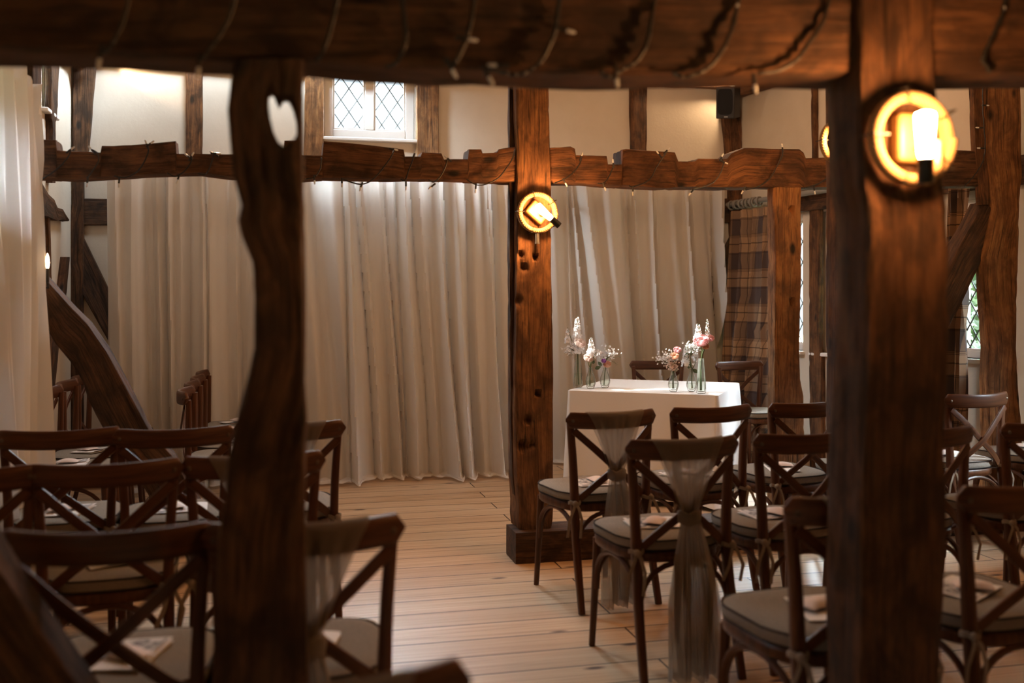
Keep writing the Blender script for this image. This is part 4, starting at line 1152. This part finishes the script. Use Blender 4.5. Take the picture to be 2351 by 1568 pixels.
# ------------------------------------------------------------------ rope lamps
def sconce(c, nrm, roll, lab, bx=0.0):
    """rope ring lamp: c on the timber face, nrm out of the face, roll turns bulb and plate"""
    nrm = nrm.normalized(); up = Z; sx = up.cross(nrm).normalized()   # sx points to viewer's right when looking at the face
    root = tag(empty('rope_sconce', c), lab, 'wall lamp', 'rope ring wall lamps')
    ca, sa = math.cos(roll), math.sin(roll)
    def W(x, y, z_):  # plate frame: x across, y along bulb axis, z out of the wall
        return c + sx * (x * ca - y * sa) + up * (x * sa + y * ca) + nrm * z_
    m = MB(); pts = []
    for k in range(0, 48 * 2 + 1):
        a = 2 * math.pi * k / 48; pts.append(c + sx * .098 * math.cos(a) + up * .098 * math.sin(a) + nrm * (.016 + .026 * k / (48 * 2)))
    m.tube(pts, .0135, 10); m.build('rope_ring', ROPE, root, c)
    for k in range(5):
        m = MB(); a = .6 + k * 1.2566; p = c + sx * .098 * math.cos(a) + up * .098 * math.sin(a); r_ = sx * math.cos(a) + up * math.sin(a)
        m.tube([p - r_ * .02 + nrm * .004, p - r_ * .018 + nrm * .058, p + r_ * .018 + nrm * .058, p + r_ * .02 + nrm * .004], .0022, 6)
        m.build('binding_wire', SOCKET, root, c)
    m = MB(); Mx = Matrix((sx * ca + up * sa, -sx * sa + up * ca, nrm)).transposed()
    m.box(c + nrm * .022, .085, .115, .044, Mx); bevel(m.build('back_plate', BRASS, root, c), .012, 3)
    m = MB()
    m.tube([W(0, -.02, .04), W(0, -.02, .10), W(0, -.03, .125), W(0, -.085, .13), W(bx * .6, -.108, .13), W(bx, -.112, .13)], .011, 10); m.build('arm', ROPE, root, c)
    m = MB(); m.tube([W(bx, -.118, .13), W(bx, -.062, .13)], .0175, 16); m.build('socket', SOCKET, root, c)
    m = MB(); pr = [(.012, -.064), (.016, -.052), (.0165, -.04), (.020, .0), (.022, .03), (.0205, .038), (.008, .043)]
    rows = []
    for (r_, y) in pr: rows.append([W(bx + r_ * math.cos(2 * math.pi * k / 12), y, .13 + r_ * math.sin(2 * math.pi * k / 12)) for k in range(12)])
    m.grid(rows, True, None, True); m.build('bulb', BULB, root, c)
    return root
FN = -V
sconce(at(2076, 322, off(P_FRONT, -.04)), FN, 0, 'lit rope ring lamp facing the room on the broad post', -.038)
P_AISLE = (Vector((1.5, 4.52, 0)), U)
timber('timber_post', post_rows([(-100, 1928, 2006), (330, 1928, 2006), (1000, 1930, 2006), (1390, 1930, 2006)]), P_AISLE, .13, 'slim added post standing unseen behind the broad lamp post', 'post', OAK_DARK, nu=9, nd=7, amp=.003)  # post added out of view to carry the lamps behind the broad post
sconce(at(1926, 329, P_AISLE), -V, 0, 'lit rope ring lamp peeping out behind the broad post', -.060)
bc_ = at(1980, 300, off(P_AISLE, .13)); sconce(bc_, V, 0, 'added unseen rope ring lamp on the far face of the slim post')  # extra lamp added out of view to light the trunk and short post
mc = at(1231, 489, P_MID)
ms = sconce(mc, FN, R(50), 'lit rope ring lamp tilted on the knotty post')
m = MB(); b0 = at(1233, 535, off(P_MID, -.03)); m.tube([b0, b0 - Z * .05], .013, 12); m.tube([b0 - Z * .05, b0 - Z * .058], .015, 12); m.build('chrome_pull', CHROME, ms, mc)

# candle lamp peeping out past the drape
cb = at(109, 607, off(P_MID, -.06)); root = tag(empty('candle_lamp', cb - Z * .1), 'small glowing candle bulb at the edge of the white drape', 'wall lamp'); ro = Vector(root.location)
m = MB(); m.lathe([(.004, -.02), (.009, 0), (.0095, .012), (.006, .035), (.001, .052)], 14, cb); m.build('bulb', FLAME, root, ro)
m = MB(); m.tube([cb - Z * .085, cb - Z * .018], .008, 12); m.build('candle_tube', SOCKET, root, ro)
m = MB(); m.tube([cb - Z * .085, cb - Z * .11 + V * .02, cb - Z * .10 + V * .075 - U * .05], .005, 8); m.build('bracket_arm', SOCKET, root, ro)

# spotlights on the wall plates
def spot(c, d_, lab, en):
    d_ = d_.normalized(); root = tag(empty('spotlight', c), lab, 'spotlight', 'small chrome spotlights under the plates')
    m = MB(); m.tube([c - d_ * .05, c - d_ * .03, c + d_ * .035], [.018, .027, .032], 18); m.build('lamp_head', CHROME, root, c)
    m = MB(); m.tube([c + d_ * .0352, c + d_ * .037], [.027, .027], 16); m.build('lens', SPOTFACE, root, c)
    m = MB(); m.tube([c - d_ * .02, c + Vector((-.05, .0, .015)), c + Vector((-.09, .02, .02))], .006, 8); m.box(c + Vector((-.10, .03, .02)), .03, .03, .07); m.build('bracket', CHROME, root, c)
    if en:
        l = bpy.data.lights.new('spot_light', 'SPOT'); l.energy, l.color, l.spot_size, l.spot_blend, l.shadow_soft_size = en, (1, .66, .36), R(85), .5, .02
        lo = bpy.data.objects.new('spot_light', l); lo.location = c + d_ * .05; lo.rotation_euler = d_.to_track_quat('-Z', 'Y').to_euler(); COL.objects.link(lo); lo.parent = root; lo.location = d_ * .05
spot(at(216, 141, off(P_BACK, -.16)), Vector((.8, .45, .12)), 'small chrome spotlight shining up at the corner of the back wall', 22)
spot(at(1690, 172, off(P_BACK, -.16)), Vector((-.6, .2, -.5)), 'small chrome spotlight above the black speaker', 22)

# speaker
sc0 = at(1672, 234, off(P_BACK, -.26)); root = tag(empty('speaker', sc0), 'black loudspeaker tilted down high on the corner stud', 'speaker')
root.rotation_euler = (R(14), R(5), R(-30))
def loc(mb_, nm, mt): ob = mb_.build(nm, mt, None); ob.parent = root; return ob
m = MB(); m.box((0, 0, 0), .165, .17, .275); bevel(loc(m, 'cabinet', SPEAKER), .008)
m = MB(); m.tube([(0, -.084, .008), (0, -.089, .008)], 1, 40, (.068, .112), up=(0, 0, 1)); loc(m, 'grille', GRILLE)
m = MB(); m.box((.01, -.086, -.122), .034, .003, .006); loc(m, 'badge', CHROME)
m = MB(); m.tube([(0, .08, 0), (.02, .13, .0), (.03, .20, .0)], .014, 8); loc(m, 'bracket', SPEAKER)

# ------------------------------------------------------------------ fairy lights
def fairy(name, lab, strands, leds, plane, rad, dd, group):
    o = at(*strands[0][0], plane); root = tag(empty(name, o), lab, 'fairy lights', group)
    P2 = off(plane, -dd)
    for st in strands:
        m = MB()
        pts = [at(x, y, P2) for (x, y) in st]
        out = []
        for i in range(len(pts) - 1):
            p0, p1, p2, p3 = pts[max(i - 1, 0)], pts[i], pts[i + 1], pts[min(i + 2, len(pts) - 1)]
            for j in range(5):
                t = j / 5
                out.append(.5 * (2 * p1 + (p2 - p0) * t + (2 * p0 - 5 * p1 + 4 * p2 - p3) * t * t + (3 * p1 - p0 - 3 * p2 + p3) * t ** 3))
        out.append(pts[-1]); out = [p + V * .0025 * math.sin(i * 2.1) for i, p in enumerate(out)]
        m.tube(out, rad, 6); m.build('cable', BLACK, root, o)
    for (x, y, ang) in leds:
        c = at(x, y, P2); d_ = Vector((math.cos(R(ang)), 0, math.sin(R(ang)))); d_ = (U * d_.x + Z * d_.z).normalized()
        m = MB(); m.tube([c - d_ * .028, c], .0048, 8); b_ = m.build('lamp_holder', BLACK, root, o)
        m = MB(); m.tube([c, c + d_ * .006, c + d_ * .017, c + d_ * .021], [.0042, .0046, .0042, .002], 8); m.build('led', LED, b_, (0, 0, 0)); 
        led = b_.children[0]; led.data.transform(Matrix.Translation(-o)) if False else None
        led.location = -o
    return root
ms_ = [[(163, 343), (158, 358), (140, 380), (118, 398), (95, 412)], [(210, 343), (224, 352), (226, 370), (214, 390), (204, 404), (199, 408), (208, 400)],
       [(338, 332), (341, 346), (332, 370), (319, 390), (306, 400), (285, 408), (262, 404)], [(440, 360), (437, 375), (421, 395), (402, 405), (384, 397)],
       [(490, 354), (488, 366), (479, 390), (470, 401), (455, 398)], [(738, 362), (736, 385), (727, 402), (718, 408), (700, 411)],
       [(905, 344), (897, 362), (882, 382), (866, 402), (850, 416), (830, 423), (808, 419), (785, 411)], [(952, 355), (946, 372), (938, 392), (932, 410), (926, 415), (920, 411)],
       [(1027, 366), (1023, 382), (1013, 402), (1002, 414), (994, 418), (984, 413)], [(1183, 342), (1176, 365), (1158, 392), (1142, 410), (1115, 423), (1093, 424), (1071, 412)],
       [(1335, 360), (1331, 376), (1316, 396), (1296, 411), (1272, 421)], [(1408, 378), (1406, 388), (1397, 407), (1386, 420), (1372, 421)],
       [(1532, 347), (1519, 366), (1506, 386), (1496, 406), (1481, 419), (1452, 429), (1445, 426)], [(1657, 363), (1661, 377), (1652, 401), (1636, 420), (1611, 430), (1588, 434)],
       [(1796, 341), (1796, 357), (1781, 387), (1766, 411), (1741, 428), (1712, 436)], [(1905, 404), (1882, 420), (1860, 428), (1845, 432)],
       [(2252, 165), (2256, 200), (2257, 260), (2262, 330), (2258, 366), (2246, 390), (2231, 410), (2214, 427)]]
ml_ = [(163, 343, 40), (210, 343, 130), (336, 330, 110), (346, 329, 40), (440, 358, 60), (431, 358, 140), (490, 352, 150), (497, 352, 0), (200, 420, -100), (273, 421, -95), (408, 412, -110), (722, 414, -85), (785, 421, -90), (828, 430, -110), (905, 343, -10), (932, 428, -90), (952, 352, 70), (990, 429, -140), (1027, 363, 140), (1092, 434, -95), (1335, 358, 70), (1298, 420, -60), (1408, 374, 95), (1388, 430, -70), (1532, 345, 40), (1512, 353, 130), (1453, 440, -90), (1657, 360, 60), (1664, 373, -20), (1586, 443, -130), (1796, 338, 100), (1706, 438, -120), (1870, 438, -80), (2249, 190, 170), (2264, 242, 0), (2247, 293, 180), (2250, 340, 180)]
fairy('fairy_light_string', 'unlit fairy light string looped along the notched cross beams', ms_, ml_, P_MID, .0036, .012, 'unlit fairy light strings')
fs_ = [[(302, -40), (286, 40), (263, 92), (242, 118), (230, 124)], [(548, -40), (531, 30), (506, 80), (476, 120), (458, 140)], [(784, -40), (766, 40), (750, 98), (736, 128), (726, 138)],
       [(921, -40), (928, 40), (932, 90), (921, 125), (905, 148), (886, 153)], [(1094, -40), (1083, 40), (1071, 90), (1051, 135), (1036, 156)], [(1290, -40), (1279, 40), (1272, 80), (1246, 135), (1221, 158), (1190, 172), (1155, 166), (1120, 158)],
       [(1510, -40), (1496, 40), (1485, 100), (1461, 140), (1431, 158), (1402, 176), (1378, 166)], [(1704, -40), (1690, 25), (1671, 90), (1641, 140), (1610, 165), (1570, 176), (1545, 168)], [(1912, -40), (1891, 45), (1856, 100), (1831, 134), (1790, 160), (1740, 168)],
       [(2316, -40), (2301, 30), (2276, 90), (2256, 135), (2266, 152), (2272, 165)]]
fl_ = [(229, 135, -100), (456, 155, -95), (1038, 160, -60), (1122, 176, -60), (1416, 180, -85), (1733, 195, -80), (1690, 28, 80), (2301, 32, 70), (1075, 90, -5), (1300, 70, -10), (1140, 150, 180)]
fairy('fairy_light_string', 'unlit fairy light string wound round the thick tie beam', fs_, fl_, P_FRONT, .0048, .010, 'unlit fairy light strings')

# ------------------------------------------------------------------ garden outside the window wall
def bush(c, r_, h, lab, seed):
    rg = random.Random(seed); m = MB()
    for k in range(4600):
        a, b_, q = rg.uniform(0, 6.283), rg.uniform(-1, 1), rg.random() ** .4
        p = Vector((c.x + r_ * q * math.cos(a) * math.sqrt(1 - b_ * b_), c.y + r_ * q * math.sin(a) * math.sqrt(1 - b_ * b_), h / 2 + h / 2 * b_ * q))
        d_ = Vector((rg.gauss(0, 1), rg.gauss(0, 1), rg.gauss(.3, .7))).normalized(); e = d_.orthogonal().normalized(); s_ = rg.uniform(.10, .19)
        m.face(*[m.add(x) for x in (p, p + d_ * s_ * .5 + e * s_ * .28, p + d_ * s_, p + d_ * s_ * .5 - e * s_ * .28)])
    root = tag(empty('shrub', (c.x, c.y, 0)), lab, 'shrub', 'shrubs outside the leaded windows'); ro = Vector(root.location)
    m.build('foliage', plain('shrub_leaf', (.10, .17, .06), .6), root, ro, smooth=False, fix=False)
    m = MB(); m.tube([(c.x, c.y, -.05), (c.x + .05, c.y, h * .6)], [.04, .015], 8); m.build('trunk', OAK_DARK, root, ro)
for i, (s_, k) in enumerate(((.35, 1.35), (1.6, 1.3), (2.8, 1.35), (4.2, 1.1))):
    c = CR + dr * s_ + nr * k
    bush(Vector((c.x, c.y, 0)), .62, 4.9, ('shrub outside the window nearest the plaid curtain', 'shrub outside the casement window behind the lamp post', 'shrub seen through the diamond panes beside the trunk post', 'added unseen shrub outside past the trunk post')[i], 70 + i)  # fourth shrub added to shade an unseen window; all grown tall to screen sky
m = MB(); m.quad(*[Vector((x, y, -.06)) for (x, y) in ((-30, -30), (40, -30), (40, 40), (-30, 40))])
struct(m.build('ground', plain('garden_ground', (.16, .17, .10), .9), smooth=False))
